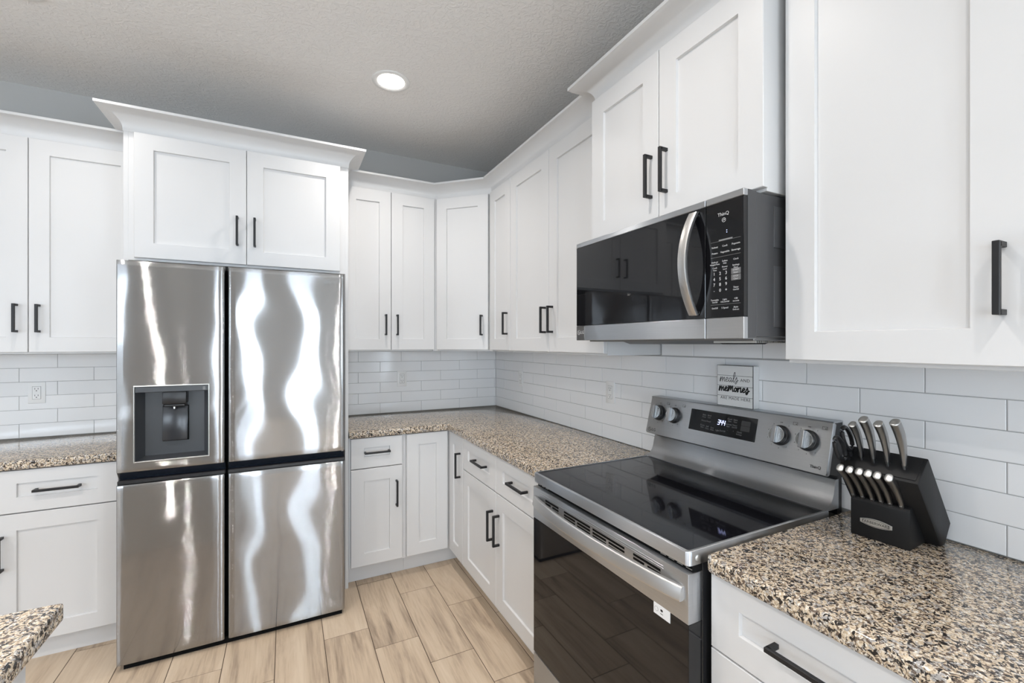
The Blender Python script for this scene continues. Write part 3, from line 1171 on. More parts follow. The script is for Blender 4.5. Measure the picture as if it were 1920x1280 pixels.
bm = B()
mt('ThinQ', -2.517, 1.7815, 0.0135, bm)
stroke(bm, [(0.0055 * math.cos(a * PI / 6), 0.0055 * math.sin(a * PI / 6)) for a in range(13)], 0.0012, frame_m((MX - 0.0002, -2.519, 1.765), (0, -1, 0), (0, 0, 1)), 0.0002)
stroke(bm, [(-0.002, -0.001), (0.001, 0.002), (0.003, 0.0)], 0.0014, frame_m((MX - 0.0002, -2.519, 1.765), (0, -1, 0), (0, 0, 1)), 0.0002)
obj('lettering', bm, M['white_ink'], ctl)
bm = B()
cols = (-2.490, -2.522, -2.5555)
for s, y, z in (('1', -2.488, 1.6195), ('2', -2.507, 1.6195), ('3', -2.526, 1.6195), ('4', -2.488, 1.6045), ('5', -2.507, 1.6045), ('6', -2.526, 1.6045),
                ('7', -2.488, 1.5890), ('8', -2.507, 1.5890), ('9', -2.526, 1.5890), ('0', -2.507, 1.5730), ('+', -2.526, 1.5730), ('-', -2.488, 1.5730)):
    mt(s, y, z, 0.0125, bm)
for k, row in enumerate((('Reheat', 'Cook', 'Popcorn'), ('Potato', 'Vegetable', 'Beverage'))):
    for s, y in zip(row, cols):
        mt(s, y, 1.6940 - k * 0.0165, 0.0072, bm)
for z, row in ((1.6525, ('Defrost', 'Soften', 'Clock')), (1.6365, ('Cook', 'Power', 'Settings')), (1.5470, ('Turntable', 'Light', '+30')), (1.5240, ('On/Off', '5 Speed', 'Auto'))):
    for s, y in zip(row, cols):
        mt(s, y, z, 0.0066, bm)
for z, row in ((1.6460, ('Weight/Time', 'Melt', '')), (1.6300, ('Time', 'Level', 'Menu')), (1.5405, ('On/Off', 'Hi/Low/Off', 'seconds')), (1.5175, ('', '', 'Defrost'))):
    for s, y in zip(row, cols):
        if s:
            mt(s, y, z, 0.0058, bm)
mt('Timer', -2.5555, 1.5770, 0.0066, bm)
mt('On/Off', -2.5555, 1.5705, 0.0058, bm)
obj('keypad_print', bm, M['white_ink'], ctl)
for z in (1.7085, 1.6655, 1.5335):
    bm = B(); box(bm, MX - 0.0003, MX + 0.001, -2.569, -2.477, z, z + 0.0006)
    if z > 1.7:
        box(bm, MX - 0.0003, MX + 0.001, -2.545, -2.503, 1.7088, 1.7130)
    obj('divider_line', bm, M['grey_ink'], ctl)
bm = B()
for z in (1.6205, 1.6035):
    box(bm, MX - 0.0004, MX + 0.001, -2.5695, -2.5415, z - 0.0078, z + 0.0078, 0.0003, 1)
keys = obj('start_stop_keys', bm, M['key'], ctl)
bm = B()
for s, z in (('START', 1.6235), ('Enter', 1.6165), ('STOP', 1.6065), ('Clear', 1.5995)):
    mt(s, -2.5555, z, 0.0062, bm)
bmesh.ops.translate(bm, verts=bm.verts, vec=(-0.0003, 0, 0))
obj('key_print', bm, M['white_ink'], ctl)
bm = B()
for z in (1.7290, 1.7345):
    box(bm, MX - 0.0004, MX + 0.001, -2.5285, -2.527, z, z + 0.0016)
obj('clock_colon', bm, M['led'], ctl)
# bowed handle
bm = B()
rs = []
n = 22
for k in range(n + 1):
    f = k / n
    z = 1.808 - f * (1.808 - 1.508)
    bow = 0.006 + 0.047 * (1 - (2 * f - 1) ** 2)
    yc, hw, th = -2.4235, 0.0145, 0.0065
    c = []
    for a in range(12):
        an = 2 * PI * a / 12
        sx = math.copysign(abs(math.cos(an)) ** 0.4, math.cos(an))
        sy = math.copysign(abs(math.sin(an)) ** 0.4, math.sin(an))
        c.append((MX - bow + th * sx, yc + hw * sy, z))
    rs.append(c)
rings(bm, rs)
box(bm, MX - 0.010, MX, -2.434, -2.413, 1.795, 1.809, 0.002, 1)
box(bm, MX - 0.010, MX, -2.434, -2.413, 1.507, 1.521, 0.002, 1)
obj('handle', bm, M['satin'], door, sharp=50)
# underside: light panel and grease filter
bm = B()
prism(bm, [(-0.40, MZ0 + 0.004), (-0.33, 1.4235), (-0.12, 1.4235), (-0.05, MZ0 + 0.004)], 'y', -2.40, -1.98)
obj('underside_panel', bm, M['black'], t)
bm = B(); box(bm, -0.42, -0.02, MY0 + 0.012, MY1 - 0.012, 1.4335, MZ0 + 0.006, 0.002, 1)
obj('underside', bm, pbr('dull_grey_metal', (0.23, 0.23, 0.23), 0.45, 0.7), t)
bm = B()
for k in range(40):
    box(bm, -0.40 + k * 0.009, -0.396 + k * 0.009, MY0 + 0.02, MY0 + 0.155, 1.4275, 1.4340)
obj('grease_filter', bm, M['badge'], t)

# ------------------------------------------------------------------ range
t = thing('range', 'stainless freestanding electric range with a black glass cooktop', 'stove', (-0.35, -2.2, 0))
RY0, RY1, RX, RZ = -2.5795, -1.8235, -0.683, 0.922
bm = B()
box(bm, -0.630, -0.03, RY0 + 0.004, RY1 - 0.004, 0.05, 0.884, 0.002, 1)
obj('body', bm, M['black'], t)
for yy in (RY0 + 0.05, RY1 - 0.05):
    for xx in (-0.58, -0.10):
        bm = B(); lathe(bm, [(0.018, 0), (0.018, 0.05)], Matrix.Translation((xx, yy, 0.0)), 14)
        obj('foot', bm, M['black'], t)
# cooktop frame with raised lip, rounded at the front corners
bm = B()


def rrect(x0, x1, y0, y1, r, z, n=5):
    out = []
    for (cx, cy, a0) in ((x1 - 0.001, y1 - 0.001, 0), (x0 + r, y1 - r, PI / 2), (x0 + r, y0 + r, PI), (x1 - 0.001, y0 + 0.001, 1.5 * PI)):
        rr = r if cx < (x0 + x1) / 2 else 0.001
        for k in range(n + 1):
            a = a0 + PI / 2 * k / n
            out.append((cx + rr * math.cos(a), cy + rr * math.sin(a), z))
    return out


x0, x1 = RX, -0.088
rings(bm, [rrect(x0 + 0.004, x1, RY0 + 0.004, RY1 - 0.004, 0.010, 0.884), rrect(x0, x1, RY0, RY1, 0.014, 0.8865), rrect(x0, x1, RY0, RY1, 0.014, RZ - 0.005),
           rrect(x0 + 0.0015, x1, RY0 + 0.0015, RY1 - 0.0015, 0.0125, RZ - 0.0015), rrect(x0 + 0.005, x1, RY0 + 0.005, RY1 - 0.005, 0.009, RZ),
           rrect(x0 + 0.010, x1 - 0.002, RY0 + 0.009, RY1 - 0.009, 0.006, RZ - 0.0005), rrect(x0 + 0.0125, x1 - 0.003, RY0 + 0.0115, RY1 - 0.0115, 0.005, RZ - 0.004)])
top = obj('cooktop', bm, M['steel'], t, sharp=40)
bm = B()
rings(bm, [rrect(x0 + 0.0125, x1 - 0.003, RY0 + 0.0115, RY1 - 0.0115, 0.005, RZ - 0.0045), rrect(x0 + 0.0125, x1 - 0.003, RY0 + 0.0115, RY1 - 0.0115, 0.005, RZ - 0.0030)])
obj('cooktop_glass', bm, M['cooktop'], top)
bm = B()
for (cx, cy, r) in ((-0.50, -2.02, 0.095), (-0.50, -2.38, 0.115), (-0.25, -2.02, 0.078), (-0.25, -2.38, 0.078), (-0.27, -2.20, 0.05)):
    for rr in (r, r * 0.62):
        k = 48
        rings(bm, [[(cx + q * math.cos(2 * PI * i / k), cy + q * math.sin(2 * PI * i / k), RZ - 0.0029) for i in range(k)] for q in (rr - 0.0012, rr)], False, False)
obj('burner_rings', bm, M['ring'], top)
bm = B(); lathe(bm, [(0.0075, 0), (0.0075, 0.0012), (0.005, 0.0028), (0.0, 0.003)], frame_m((-0.652, RY0, 0.903), (1, 0, 0), (0, 0, 1)), 16)
obj('side_plug', bm, M['badge'], top)
# vent strip beneath the cooktop
bm = B(); box(bm, -0.664, -0.60, RY0 + 0.005, RY1 - 0.005, 0.864, 0.8845)
gap = obj('vent_strip', bm, M['void'], t)
for yy in list(-1.84 - 0.028 * k for k in range(3)) + list(-2.565 + 0.028 * k for k in range(4)):
    bm = B(); box(bm, -0.6655, -0.662, yy - 0.009, yy + 0.009, 0.8725, 0.8745)
    obj('vent_tab', bm, M['badge'], gap)
# oven door
DX = RX
bm = B()
box(bm, DX, -0.634, RY0, RY1, 0.7455, 0.8675, 0.002, 2)
dr = obj('oven_door', bm, M['steel'], t)
bm = B()
rs = [[(x, RY0 - 0.0002 - q, z) for x, z in ((-0.668 + i, 0.765 + i), (-0.650 - i, 0.765 + i), (-0.650 - i, 0.852 - i), (-0.668 + i, 0.852 - i))] for i, q in ((0, 0), (0.003, 0.0012))]
rings(bm, rs, False, True)
obj('edge_emboss', bm, M['steel'], dr)
bm = B(); box(bm, DX + 0.0008, -0.634, RY0 + 0.0006, RY1 - 0.0006, 0.222, 0.7450, 0.0015, 1)
obj('door_glass', bm, M['glass_black'], dr)
bm = B()
GV = [(-1.915, -2.005), (-2.040, -2.190), (-2.203, -2.352), (-2.388, -2.490)]
for (a, b) in GV:
    m = (a + b) / 2 + 0.004
    for r in range(3):
        z = 0.838 - r * 0.0105
        for (p, q) in (((a, b),) if r == 0 else ((a, m + 0.004), (m - 0.008, b))):
            box(bm, DX - 0.0006, DX + 0.002, q, p, z - 0.0034, z + 0.0034, 0.0004, 1)
obj('vent_slots', bm, M['void'], dr)
bm = B()
for r in (0.8535, 0.8475):
    box(bm, DX - 0.0010, DX + 0.002, -2.50, -1.88, r - 0.0012, r + 0.0012, 0.0009, 1)
obj('pressed_ridge', bm, M['steel'], dr)
bm = B()
rs = []
n = 40
for k in range(n + 1):
    f = k / n
    y = -1.842 - f * (2.566 - 1.842)
    s = 1 - (2 * f - 1) ** 2
    d = 0.005 + 0.051 * s ** 0.9
    zc = 0.817 + 0.014 * s
    hh, tt = 0.0175, 0.0080
    c = []
    for a in range(16):
        an = 2 * PI * a / 16
        sx = math.copysign(abs(math.cos(an)) ** 0.38, math.cos(an))
        sz = math.copysign(abs(math.sin(an)) ** 0.38, math.sin(an))
        c.append((DX - d + tt * sx + 0.004 * sz, y, zc + hh * sz))
    rs.append(c)
rings(bm, rs)
for (a, b) in ((-1.860, -1.844), (-2.564, -2.548)):
    box(bm, DX - 0.012, DX + 0.001, a, b, 0.806, 0.829, 0.002, 1)
obj('handle', bm, M['satin'], dr, sharp=50)
bm = B(); box(bm, DX - 0.0004, DX + 0.001, -2.522, -2.466, 0.7185, 0.7470)
stk = obj('energy_sticker', bm, M['sticker'], dr)
bm = B()
ms = frame_m((DX - 0.0005, -2.494, 0.733), (0, -1, 0), (0, 0, 1))
stroke(bm, [(-0.018 + 0.006 * math.cos(a * PI / 6), 0.006 * math.sin(a * PI / 6)) for a in range(13)], 0.0007, ms, 0.0001)
obj('sticker_mark', bm, M['grey_ink'], stk)
bm = B()
stroke(bm, [(-0.0015, 0.003), (0.0015, 0.003)], 0.006, ms, 0.0001)
stroke(bm, [(-0.004, -0.006), (0.004, -0.006)], 0.0016, ms, 0.0001)
obj('sticker_icon', bm, M['ink'], stk)
# storage drawer
bm = B(); box(bm, DX + 0.001, -0.634, RY0 + 0.001, RY1 - 0.001, 0.055, 0.2190, 0.002, 2)
obj('storage_drawer', bm, M['steel'], t)
# apron and backguard
bm = B()
prof = [(-0.030, 1.0085), (-0.046, 1.0085), (-0.0505, 0.990), (-0.056, 0.966), (-0.063, 0.948), (-0.075, 0.935), (-0.0905, 0.926), (-0.0965, 0.922), (-0.0955, 0.9185), (-0.030, 0.9185)]
prism(bm, prof, 'y', RY0 + 0.003, RY1 - 0.003)
obj('apron', bm, M['steel'], t, sharp=30)
bm = B()
box(bm, -0.035, -0.012, RY0 + 0.004, RY1 - 0.004, 0.9, 1.03)
prism(bm, [(-0.012, 1.012), (-0.085, 1.029), (-0.052, 1.1825), (-0.012, 1.1825)], 'y', RY0 + 0.001, RY1 - 0.001)
bg = obj('back_housing', bm, M['black'], t)
PL, PT = Vector((-0.100, 0, 1.026)), Vector((-0.060, 0, 1.1865))
us = (PT - PL).normalized()
ns = Vector((-us.z, 0, us.x))


def pp(y, s, d=0.0):
    """point on the sloped control panel: s metres above its lower edge"""
    q = PL + us * s + ns * d
    return Vector((q.x, y, q.z))


HP = (PT - PL).length
bm = B()


def prr(y0, y1, s0, s1, r, d, n=4):
    o = []
    for (cy, cs, a0) in ((y0 - r, s0 + r, PI), (y1 + r, s0 + r, 1.5 * PI), (y1 + r, s1 - r, 0), (y0 - r, s1 - r, PI / 2)):
        for k in range(n + 1):
            a = a0 + PI / 2 * k / n
            o.append(pp(cy - r * math.cos(a), cs + r * math.sin(a), d))
    return o


rings(bm, [prr(RY1, RY0, 0, HP, 0.008, -0.014), prr(RY1, RY0, 0, HP, 0.008, -0.003), prr(RY1 - 0.002, RY0 + 0.002, 0.002, HP - 0.002, 0.007, 0.0)])
panel = obj('control_panel', bm, M['steel'], t, sharp=40)
bm = B(); prism(bm, [(-0.0625, 1.1835), (-0.058, 1.1868), (-0.010, 1.1868), (-0.010, 1.1825), (-0.0625, 1.1815)], 'y', RY0 + 0.001, RY1 - 0.001)
obj('top_cover', bm, M['steel'], t)
SD0, SD1 = 0.055, 0.138
bm = B()
rings(bm, [prr(-2.053, -2.340, SD0, SD1, 0.002, -0.002, 2), prr(-2.053, -2.340, SD0, SD1, 0.002, 0.0008, 2)])
dsp = obj('display', bm, M['glass_black'], panel)
R3, U3 = Vector((0, -1, 0)), us


def ptxt(out, s, y, sv, size, **kw):
    add(out, text_bm(s, size, frame_m(pp(y, sv, 0.0010), R3, U3), ext=0.0002, **kw))


bm = B()
for s, y, sv in (('Bake', -2.119, 0.121), ('Broil', -2.142, 0.121), ('Warm', -2.119, 0.098), ('Proof', -2.142, 0.098), ('Probe', -2.117, 0.080), ('Self', -2.140, 0.078), ('Easy', -2.163, 0.077),
                 ('Light', -2.186, 0.071), ('On/Off', -2.208, 0.072), ('Cook', -2.232, 0.121), ('Start', -2.255, 0.121), ('Remote', -2.229, 0.101), ('Timer', -2.255, 0.101), ('-', -2.229, 0.079), ('+', -2.253, 0.079), ('Clock', -2.277, 0.079)):
    ptxt(bm, s, y, sv, 0.0085)
for s, y, sv in (('Roast', -2.119, 0.113), ('Conv', -2.142, 0.113), ('Bake', -2.117, 0.072), ('Clean', -2.140, 0.070), ('Clean', -2.163, 0.069), ('Time', -2.232, 0.113), ('Time', -2.255, 0.113), ('Start', -2.229, 0.093), ('On/Off', -2.255, 0.093), ('Settings', -2.277, 0.071)):
    ptxt(bm, s, y, sv, 0.0072)
obj('display_print', bm, M['dim_ink'], dsp)
bm = B()
for s0 in (0.105, 0.086):
    rings(bm, [prr(-2.280, -2.315, s0, s0 + 0.018, 0.001, 0.0009, 1), prr(-2.280, -2.315, s0, s0 + 0.018, 0.001, 0.0012, 1)])
obj('display_keys', bm, M['dark_key'], dsp)
bm = B()
SEG = {'3': 'abcdg', '4': 'bcfg'}
LN = {'a': ((0, 2), (1, 2)), 'b': ((1, 2), (1, 1)), 'c': ((1, 1), (1, 0)), 'd': ((0, 0), (1, 0)), 'e': ((0, 1), (0, 0)), 'f': ((0, 2), (0, 1)), 'g': ((0, 1), (1, 1))}
for i, ch in enumerate('344'):
    m = frame_m(pp(-2.183 - 0.0115 * i, 0.094, 0.0011), R3, U3)
    for sg in SEG[ch]:
        (ax, ay), (bx_, by_) = LN[sg]
        stroke(bm, [(ax * 0.0072 + ay * 0.0007, ay * 0.0085), (bx_ * 0.0072 + by_ * 0.0007, by_ * 0.0085)], 0.0019, m, 0.0002)
obj('clock_digits', bm, M['led'], dsp)
# knobs
for y in (-1.884, -1.969, -2.424, -2.513):
    m = frame_m(pp(y, 0.0965, 0.0), R3, U3)
    bm = B(); lathe(bm, [(0.0335, 0), (0.0335, 0.004), (0.031, 0.012), (0.029, 0.013)], m, 40)
    kn = obj('knob', bm, M['black'], panel, sharp=40)
    bm = B()
    lathe(bm, [(0.0285, 0.012), (0.0275, 0.0215), (0.0265, 0.023), (0.0245, 0.0232), (0.0235, 0.0222), (0.0, 0.0222)], m, 40)
    obj('knob_cap', bm, M['dark_metal'], kn, sharp=40)
    bm = B()
    lathe(bm, [(0.0262, 0.0225), (0.0262, 0.0238), (0.0245, 0.0238), (0.0245, 0.0225)], m, 40)
    obj('knob_ring', bm, M['chrome'], kn, sharp=40)
    bm = B()
    box(bm, -0.0075, 0.0075, -0.0275, 0.0275, 0.018, 0.040, 0.0018, 2, mat4=m)
    obj('knob_grip', bm, M['steel'], kn, sharp=40)
for y in (-1.884, -1.969, -2.424, -2.513):
    bm = B()
    for k in range(8):
        a = math.radians(-35 + 36 * k) + PI / 2
        ptxt(bm, 'OFF' if k == 1 else str((3, 0, 9, 8, 6, 5, 4, 2)[k]), y - 0.0425 * math.cos(a), 0.0965 + 0.0425 * math.sin(a), 0.0055)
    m = frame_m(pp(y - 0.044, 0.1425, 0.0010), R3, U3)
    stroke(bm, [(-0.007, -0.0045), (0.007, -0.0045), (0.007, 0.0045), (-0.007, 0.0045), (-0.007, -0.0045)], 0.0008, m, 0.0002)
    stroke(bm, [(0.003, -0.0015), (0.0032, -0.0015)], 0.003, m, 0.0002)
    obj('dial_print', bm, M['ink'], panel)
brand(panel, tuple(pp(-1.846, 0.018, 0.0003)), R3, U3, 0.0085, M['ink'])
bm = B(); ptxt(bm, 'ThinQ', -2.545, 0.020, 0.0125)
obj('lettering', bm, M['ink'], panel)

# ------------------------------------------------------------------ box sign on the backguard
t = thing('box_sign', 'small white wooden box sign reading meals and memories on top of the range', 'sign', (-0.03, -2.23, 1.187))
SX, SY0, SY1, SZ0, SZ1 = -0.0455, -2.3045, -2.1560, 1.1875, 1.3430
M['signpaint'] = pbr('distressed_white_paint', (0.74, 0.74, 0.73), 0.75)
nz = bump_noise(M['signpaint'], 30, 0.2, 0.001, 5, (1, 1, 9))
bm = B(); box(bm, SX + 0.003, -0.0095, SY0, SY1, SZ0, SZ1, 0.0015, 1)
sb = obj('box', bm, [M['signpaint']], t)
bm = B()
h = (SZ1 - SZ0) / 4
for k in range(4):
    box(bm, SX, SX + 0.0032, SY0 + 0.0012, SY1 - 0.0012, SZ0 + k * h + 0.0006 + (0.0008 if k == 0 else 0), SZ0 + (k + 1) * h - 0.0006 - (0.0008 if k == 3 else 0), 0.0004, 1)
obj('front_slats', bm, M['signpaint'], t)
bm = B()
for (a, b, c, d) in ((SY0 - 0.0003, SY0 + 0.0010, SZ0, SZ1), (SY1 - 0.0010, SY1 + 0.0003, SZ0, SZ1), (SY0, SY1, SZ0 - 0.0002, SZ0 + 0.0012), (SY0, SY1, SZ1 - 0.0010, SZ1 + 0.0003)):
    box(bm, SX + 0.0012, SX + 0.0036, a, b, c, d)
for k in (1, 2, 3):
    box(bm, SX + 0.0006, SX + 0.003, SY0 + 0.001, SY1 - 0.001, SZ0 + k * h - 0.0006, SZ0 + k * h + 0.0006)
obj('worn_edges', bm, M['ink'], t)
# hand-drawn lettering
GLY = {
    'm': [[(0, 0.0), (0.05, 1.0), (0.08, 0.0)], [(0.06, 0.2), (0.28, 1.0), (0.36, 0.0)], [(0.34, 0.2), (0.58, 0.95), (0.64, 0.15), (0.78, 0.1)]],
    'e': [[(0, 0.35), (0.25, 0.55), (0.32, 0.85), (0.16, 0.95), (0.04, 0.5), (0.14, 0.05), (0.36, 0.15), (0.46, 0.3)]],
    'a': [[(0.36, 0.85), (0.15, 0.9), (0.02, 0.45), (0.14, 0.02), (0.34, 0.4), (0.38, 0.85)], [(0.38, 0.85), (0.36, 0.2), (0.46, 0.02), (0.56, 0.2)]],
    'l': [[(0, 0.2), (0.26, 1.3), (0.24, 2.1), (0.12, 1.9), (0.08, 0.7), (0.16, 0.02), (0.32, 0.2)]],
    's': [[(0, 0.2), (0.2, 1.05), (0.24, 0.9), (0.34, 0.2), (0.2, -0.35), (0.08, -0.1), (0.3, 0.25), (0.5, 0.45)]],
    'o': [[(0.2, 0.95), (0.03, 0.5), (0.18, 0.02), (0.36, 0.5), (0.2, 0.95)], [(0.3, 0.85), (0.5, 0.7)]],
    'r': [[(0, 0.0), (0.06, 1.0), (0.1, 0.1)], [(0.1, 0.6), (0.3, 1.0), (0.4, 0.8)]],
    'i': [[(0, 1.0), (0.03, 0.1), (0.14, 0.05), (0.22, 0.2)]],
}
GLY['M'] = [[(0, 0.0), (0.10, 1.25), (0.14, 0.1)], [(0.12, 0.2), (0.34, 1.25), (0.40, 0.35)], [(0.40, 0.35), (0.62, 1.25), (0.70, 0.1), (0.86, 0.15)]]
WID = {'M': 0.88, 'm': 0.80, 'e': 0.46, 'a': 0.56, 'l': 0.32, 's': 0.5, 'o': 0.48, 'r': 0.42, 'i': 0.22}


def script(out, s, y, z, hgt, w, wid):
    tot = sum(WID[c] for c in s)
    k = wid / tot
    x = 0.0
    for c in s:
        for st in GLY[c]:
            q = [(x + px * k + 0.12 * py * hgt, py * hgt) for px, py in st]
            stroke(out, smooth2(q, 4), w, frame_m((SX - 0.0002, y, z), (0, -1, 0), (0, 0, 1)), 0.0003)
        x += WID[c] * k


def caps(out, s, y, z, size, spacing=1.15):
    add(out, text_bm(s, size, frame_m((SX - 0.0002, y, z), (0, -1, 0), (0, 0, 1)), ext=0.0002, align='LEFT', spacing=spacing, bold=-0.0001))


bm = B()
script(bm, 'meals', SY1 - 0.0125, 1.2800, 0.0175, 0.0019, 0.078)
script(bm, 'meMories', SY1 - 0.0085, 1.2445, 0.0165, 0.0046, 0.126)
caps(bm, 'AND', SY1 - 0.0990, 1.2885, 0.0165)
caps(bm, 'ARE MADE HERE', SY1 - 0.0150, 1.2180, 0.0155, 1.12)
obj('lettering', bm, M['ink'], t)

# ------------------------------------------------------------------ knife block
t = thing('knife_block', 'black slanted knife block standing on the granite beside the range', 'knife block', (-0.11, -2.75, ZC))
zc = ZC + 0.0003
RB = Matrix.Translation((-0.115, -2.75, 0)) @ Matrix.Rotation(math.radians(3.0), 4, 'Z') @ Matrix.Translation((0.115, 2.75, 0))
bm = B()
prism(bm, [(-0.084, zc), (-0.226, 1.094), (-0.161, 1.147), (-0.018, 0.962), (-0.058, zc)], 'y', -2.836, -2.668, bev=0.004)
bmesh.ops.transform(bm, matrix=RB, verts=bm.verts)
obj('rear_slab', bm, M['block'], t)
bm = B()
prism(bm, [(-0.181, zc), (-0.181, 1.008), (-0.176, 1.016), (-0.150, 1.0265), (-0.108, 0.970), (-0.080, zc)], 'y', -2.806, -2.680, bev=0.0025)
bmesh.ops.transform(bm, matrix=RB, verts=bm.verts)
obj('front_step', bm, M['block'], t)
bm = B()
mt_ = RB @ frame_m((-0.1935, -2.752, 1.1208), (0, -1, 0), (0.776, 0, 0.630))
box(bm, -0.078, 0.078, -0.034, 0.034, -0.002, 0.0022, 0.0015, 2, mat4=mt_)
obj('slot_plate', bm, M['block'], t)
bm = B()
FN = frame_m((0, 0, 0), (0, -1, 0), (0, 0, 1))
mb = RB @ frame_m((-0.1812, -2.737, 0.958), (0, -1, 0), (0, 0, 1))


def lens(hw, hh, z, n=10):
    o = []
    for k in range(n + 1):
        f = -1 + 2 * k / n
        o.append(mb @ Vector((f * hw, -hh * (1 - 0.55 * f * f), z)))
    for k in range(n + 1):
        f = 1 - 2 * k / n
        o.append(mb @ Vector((f * hw, hh * (1 - 0.55 * f * f), z)))
    return o


rings(bm, [lens(0.0345, 0.0105, 0), lens(0.0345, 0.0105, 0.0015), lens(0.0335, 0.0097, 0.0022)])
bd = obj('badge', bm, M['badge'], t, label='silver maker badge')
bm = B()
o = lens(0.0285, 0.0082, 0.0023)
o = [mb.inverted() @ v for v in o]
stroke(bm, [(v.x, v.y) for v in o] + [(o[0].x, o[0].y)], 0.0008, mb @ Matrix.Translation((0, 0, 0.0022)), 0.0002)
add(bm, text_bm('FARBERWARE', 0.0098, mb @ Matrix.Translation((0, 0, 0.0023)), ext=0.0002, spacing=0.98))
obj('badge_lettering', bm, M['ink'], bd)
slots = B()
bm = B()
for (w, z0_, n_) in ((0.0, 0, 0),):
    pass
sl = Matrix(((0.776, 0, -0.630, 0), (0, 1, 0, 0), (0.630, 0, 0.776, 0), (0, 0, 0, 1)))   # slab top plane: x = across, z = up the axis


def top_pt(a, y):
    """point on the slanted top: a = 0 front edge .. 1 back edge"""
    return Vector((-0.226 + 0.065 * a, y, 1.094 + 0.053 * a))


def knife_steak():
    rs = []
    n = 12
    for k in range(n + 1):
        f = k / n
        w = 0.0062 + 0.0046 * math.sin(PI * 0.5 * min(1, f * 1.2))
        th = 0.0052 + 0.0032 * f
        cx = 0.007 * math.sin(PI * f) - 0.003 * f
        rs.append([(cx + w * math.copysign(abs(math.cos(a)) ** 0.8, math.cos(a)), th * math.copysign(abs(math.sin(a)) ** 0.8, math.sin(a)), f * 0.112) for a in [2 * PI * i / 14 for i in range(14)]])
    return rs


def knife_big():
    rs = []
    n = 16
    for k in range(n + 1):
        f = k / n
        w = 0.0068 + 0.0068 * math.sin(PI * 0.5 * min(1.0, f * 1.5)) + 0.0012 * f
        th = 0.0050 + 0.0052 * math.sin(PI * 0.5 * f)
        cx = 0.011 * math.sin(PI * f * 0.9) - 0.014 * f * f
        rs.append([(cx + w * math.copysign(abs(math.cos(a)) ** 0.8, math.cos(a)), th * math.copysign(abs(math.sin(a)) ** 0.8, math.sin(a)), 0.012 + f * 0.126) for a in [2 * PI * i / 14 for i in range(14)]])
    return rs


def make_knife(name, label, rs, blen, group):
    k = thing(name, label, 'knife', (0, 0, 0), group)
    bm = B()
    body = rs[:-1] + [[((p[0] + rs[-1][0][0] * 0) * 1.0, p[1], p[2]) for p in rs[-1]]]
    rings(bm, body, True, False)
    obj('handle', bm, M['knife_steel'], k, sharp=60)
    bm = B()
    last = rs[-1]
    cx = sum(p[0] for p in last) / len(last)
    cz = last[0][2]
    sc = lambda q, dz: [(cx + (p[0] - cx) * q, p[1] * q, p[2] + dz + 0.10 * (p[0] - cx)) for p in last]
    rings(bm, [sc(1.0, -0.001), sc(1.0, 0.001), sc(0.9, 0.0022), sc(0.6, 0.003)], False, True)
    obj('end_cap', bm, M['badge'], k, sharp=60, label='bright polished butt end')
    bm = B()
    box(bm, -0.0065, 0.0065, -0.0032, 0.0032, -0.006, blen, 0.0012, 1)
    obj('bolster', bm, M['knife_steel'], k)
    return k


def dup(root, label):
    r = root.copy(); C.objects.link(r)
    r['label'] = label
    for ch in list(root.children):
        c = ch.copy(); C.objects.link(c); c.parent = r
    return r


ORD = ['nearest the range', 'second from the range', 'third from the range', 'fourth from the range', 'fifth from the range', 'farthest from the range']
ks = None
for i, (yb, ya) in enumerate(((-2.686, -2.684), (-2.707, -2.706), (-2.728, -2.728), (-2.747, -2.747), (-2.766, -2.766), (-2.789, -2.788))):
    lab = 'steel steak knife in the front row of the block, ' + ORD[i]
    if ks is None:
        ks = make_knife('steak_knife', lab, knife_steak(), 0.008, 'steak knives in the front row')
        k = ks
    else:
        k = dup(ks, lab)
    k.location = RB @ Vector((-0.1755, yb, 1.0185))
    k.rotation_euler = (0, -math.atan2(0.080, 0.093), math.radians(3))
kb = None
BIG = [((-0.196, -2.716, 1.121), 'large steel-handled knife in the upper row of the block, next to the shears', 0.42, 0.80),
       ((-0.196, -2.743, 1.121), 'tallest large steel-handled knife in the upper row, second from the shears', 0.40, 0.93),
       ((-0.196, -2.773, 1.121), 'large steel-handled knife in the upper row, third from the shears', 0.40, 0.88),
       ((-0.193, -2.806, 1.118), 'large steel-handled knife at the end of the upper row farthest from the shears', 0.37, 0.96)]
for loc, lab, ang, s in BIG:
    if kb is None:
        kb = make_knife('chef_knife', lab, knife_big(), 0.016, 'large knives in the upper row')
        k = kb
    else:
        k = dup(kb, lab)
    k.location = loc
    k.scale = (s, s, s)
    k.rotation_euler = (0, -ang, math.radians(3))
# shears
t = thing('kitchen_shears', 'black-handled kitchen shears pushed into the knife block beside the range', 'scissors', (-0.2, -2.69, 1.11))
for sgn in (-1, 1):
    bm = B()
    m = Matrix.Translation((-0.196, -2.688, 1.115)) @ Matrix.Rotation(-0.60, 4, 'Y')
    pts = []
    for k in range(20):
        a = 2 * PI * k / 20
        pts.append(m @ Vector((sgn * 0.021 + 0.0165 * math.cos(a), 0.0, 0.055 + 0.037 * math.sin(a))))
    tube(bm, pts, 0.0055, 8, closed=True)
    tube(bm, [m @ Vector((0.006 * sgn, 0, -0.004)), m @ Vector((0.010 * sgn, 0, 0.022))], [0.006, 0.0065], 8)
    obj('finger_loop', bm, M['black'], t, sharp=60)


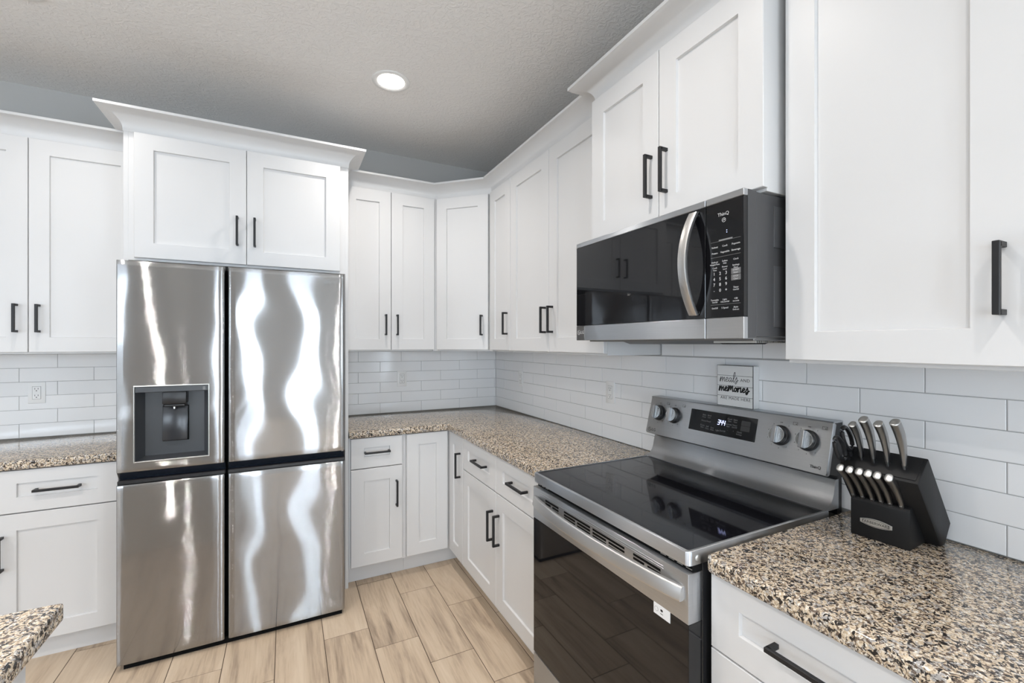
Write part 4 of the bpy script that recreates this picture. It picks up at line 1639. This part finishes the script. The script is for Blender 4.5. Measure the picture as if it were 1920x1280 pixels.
# ------------------------------------------------------------------ outlets
def outlet(F, u, z, label, toggled=False):
    p = F.p(u, z, 0.008)
    t = thing('wall_outlet', label, 'outlet', tuple(p))
    bm = B(); F.box(bm, u - 0.035, u + 0.035, z - 0.058, z + 0.058, 0.0075, 0.0125, 0.002, 2)
    obj('cover_plate', bm, M['white_plastic'], t)
    bm = B(); F.box(bm, u - 0.0165, u + 0.0165, z - 0.0335, z + 0.0335, 0.012, 0.0140, 0.0006, 1)
    rec = obj('receptacle', bm, M['white_plastic'], t)
    bm = B()
    F.box(bm, u - 0.0178, u + 0.0178, z - 0.0348, z + 0.0348, 0.0120, 0.0127)
    obj('receptacle_gap', bm, M['grey_ink'], t)
    bm = B()
    for dz in (0.018, -0.018):
        F.box(bm, u - 0.0075, u - 0.0055, z + dz, z + dz + 0.008, 0.0135, 0.0143)
        F.box(bm, u + 0.0055, u + 0.0075, z + dz, z + dz + 0.008, 0.0135, 0.0143)
        F.box(bm, u - 0.0022, u + 0.0022, z + dz - 0.009, z + dz - 0.0045, 0.0135, 0.0143)
    obj('slots', bm, M['ink'], rec)


outlet(FB0, -2.765, 1.157, 'white duplex outlet on the tile by the dispenser side of the refrigerator')
outlet(FB0, -0.781, 1.163, 'white duplex outlet on the back tile beneath the two-door wall cabinet')
outlet(FR0, -0.452, 1.166, 'white duplex outlet close to the tiled inside corner')
outlet(FR0, -1.470, 1.166, 'white duplex outlet between the corner and the range')

# ------------------------------------------------------------------ recessed ceiling lights
lamp0 = None
CL = ['recessed ceiling light glowing above the corner of the kitchen', 'recessed ceiling light above the dispenser-side counter', 'recessed ceiling light in front of the range', 'recessed ceiling light above the island end by the refrigerator',
      'recessed ceiling light above the drawer stack', 'recessed ceiling light above the middle of the island', 'recessed ceiling light toward the side window', 'recessed ceiling light in the living area']
for (x, y), lab in zip(CANS, CL):
    if lamp0 is None:
        lamp0 = thing('recessed_light', lab, 'ceiling light', (x, y, CEIL), 'recessed ceiling lights')
        k = 40
        bm = B()
        P = [(0.0985, 0.0), (0.0985, -0.003), (0.094, -0.0055), (0.074, -0.004), (0.070, -0.001), (0.068, -0.0005)]
        rings(bm, [[(x + r * math.cos(2 * PI * i / k), y + r * math.sin(2 * PI * i / k), CEIL + h) for i in range(k)] for r, h in P], False, False)
        obj('trim_ring', bm, M['white_plastic'], lamp0, sharp=60)
        bm = B()
        rings(bm, [[(x + r * math.cos(2 * PI * i / k), y + r * math.sin(2 * PI * i / k), CEIL + h) for i in range(k)] for r, h in ((0.070, -0.001), (0.060, -0.006), (0.03, -0.009))], False, True)
        obj('diffuser', bm, M['lamp'], lamp0, sharp=60)
    else:
        r = lamp0.copy(); C.objects.link(r)
        r['label'] = lab
        r.location = (x, y, CEIL)
        for ch in list(lamp0.children):
            c = ch.copy(); C.objects.link(c); c.parent = r
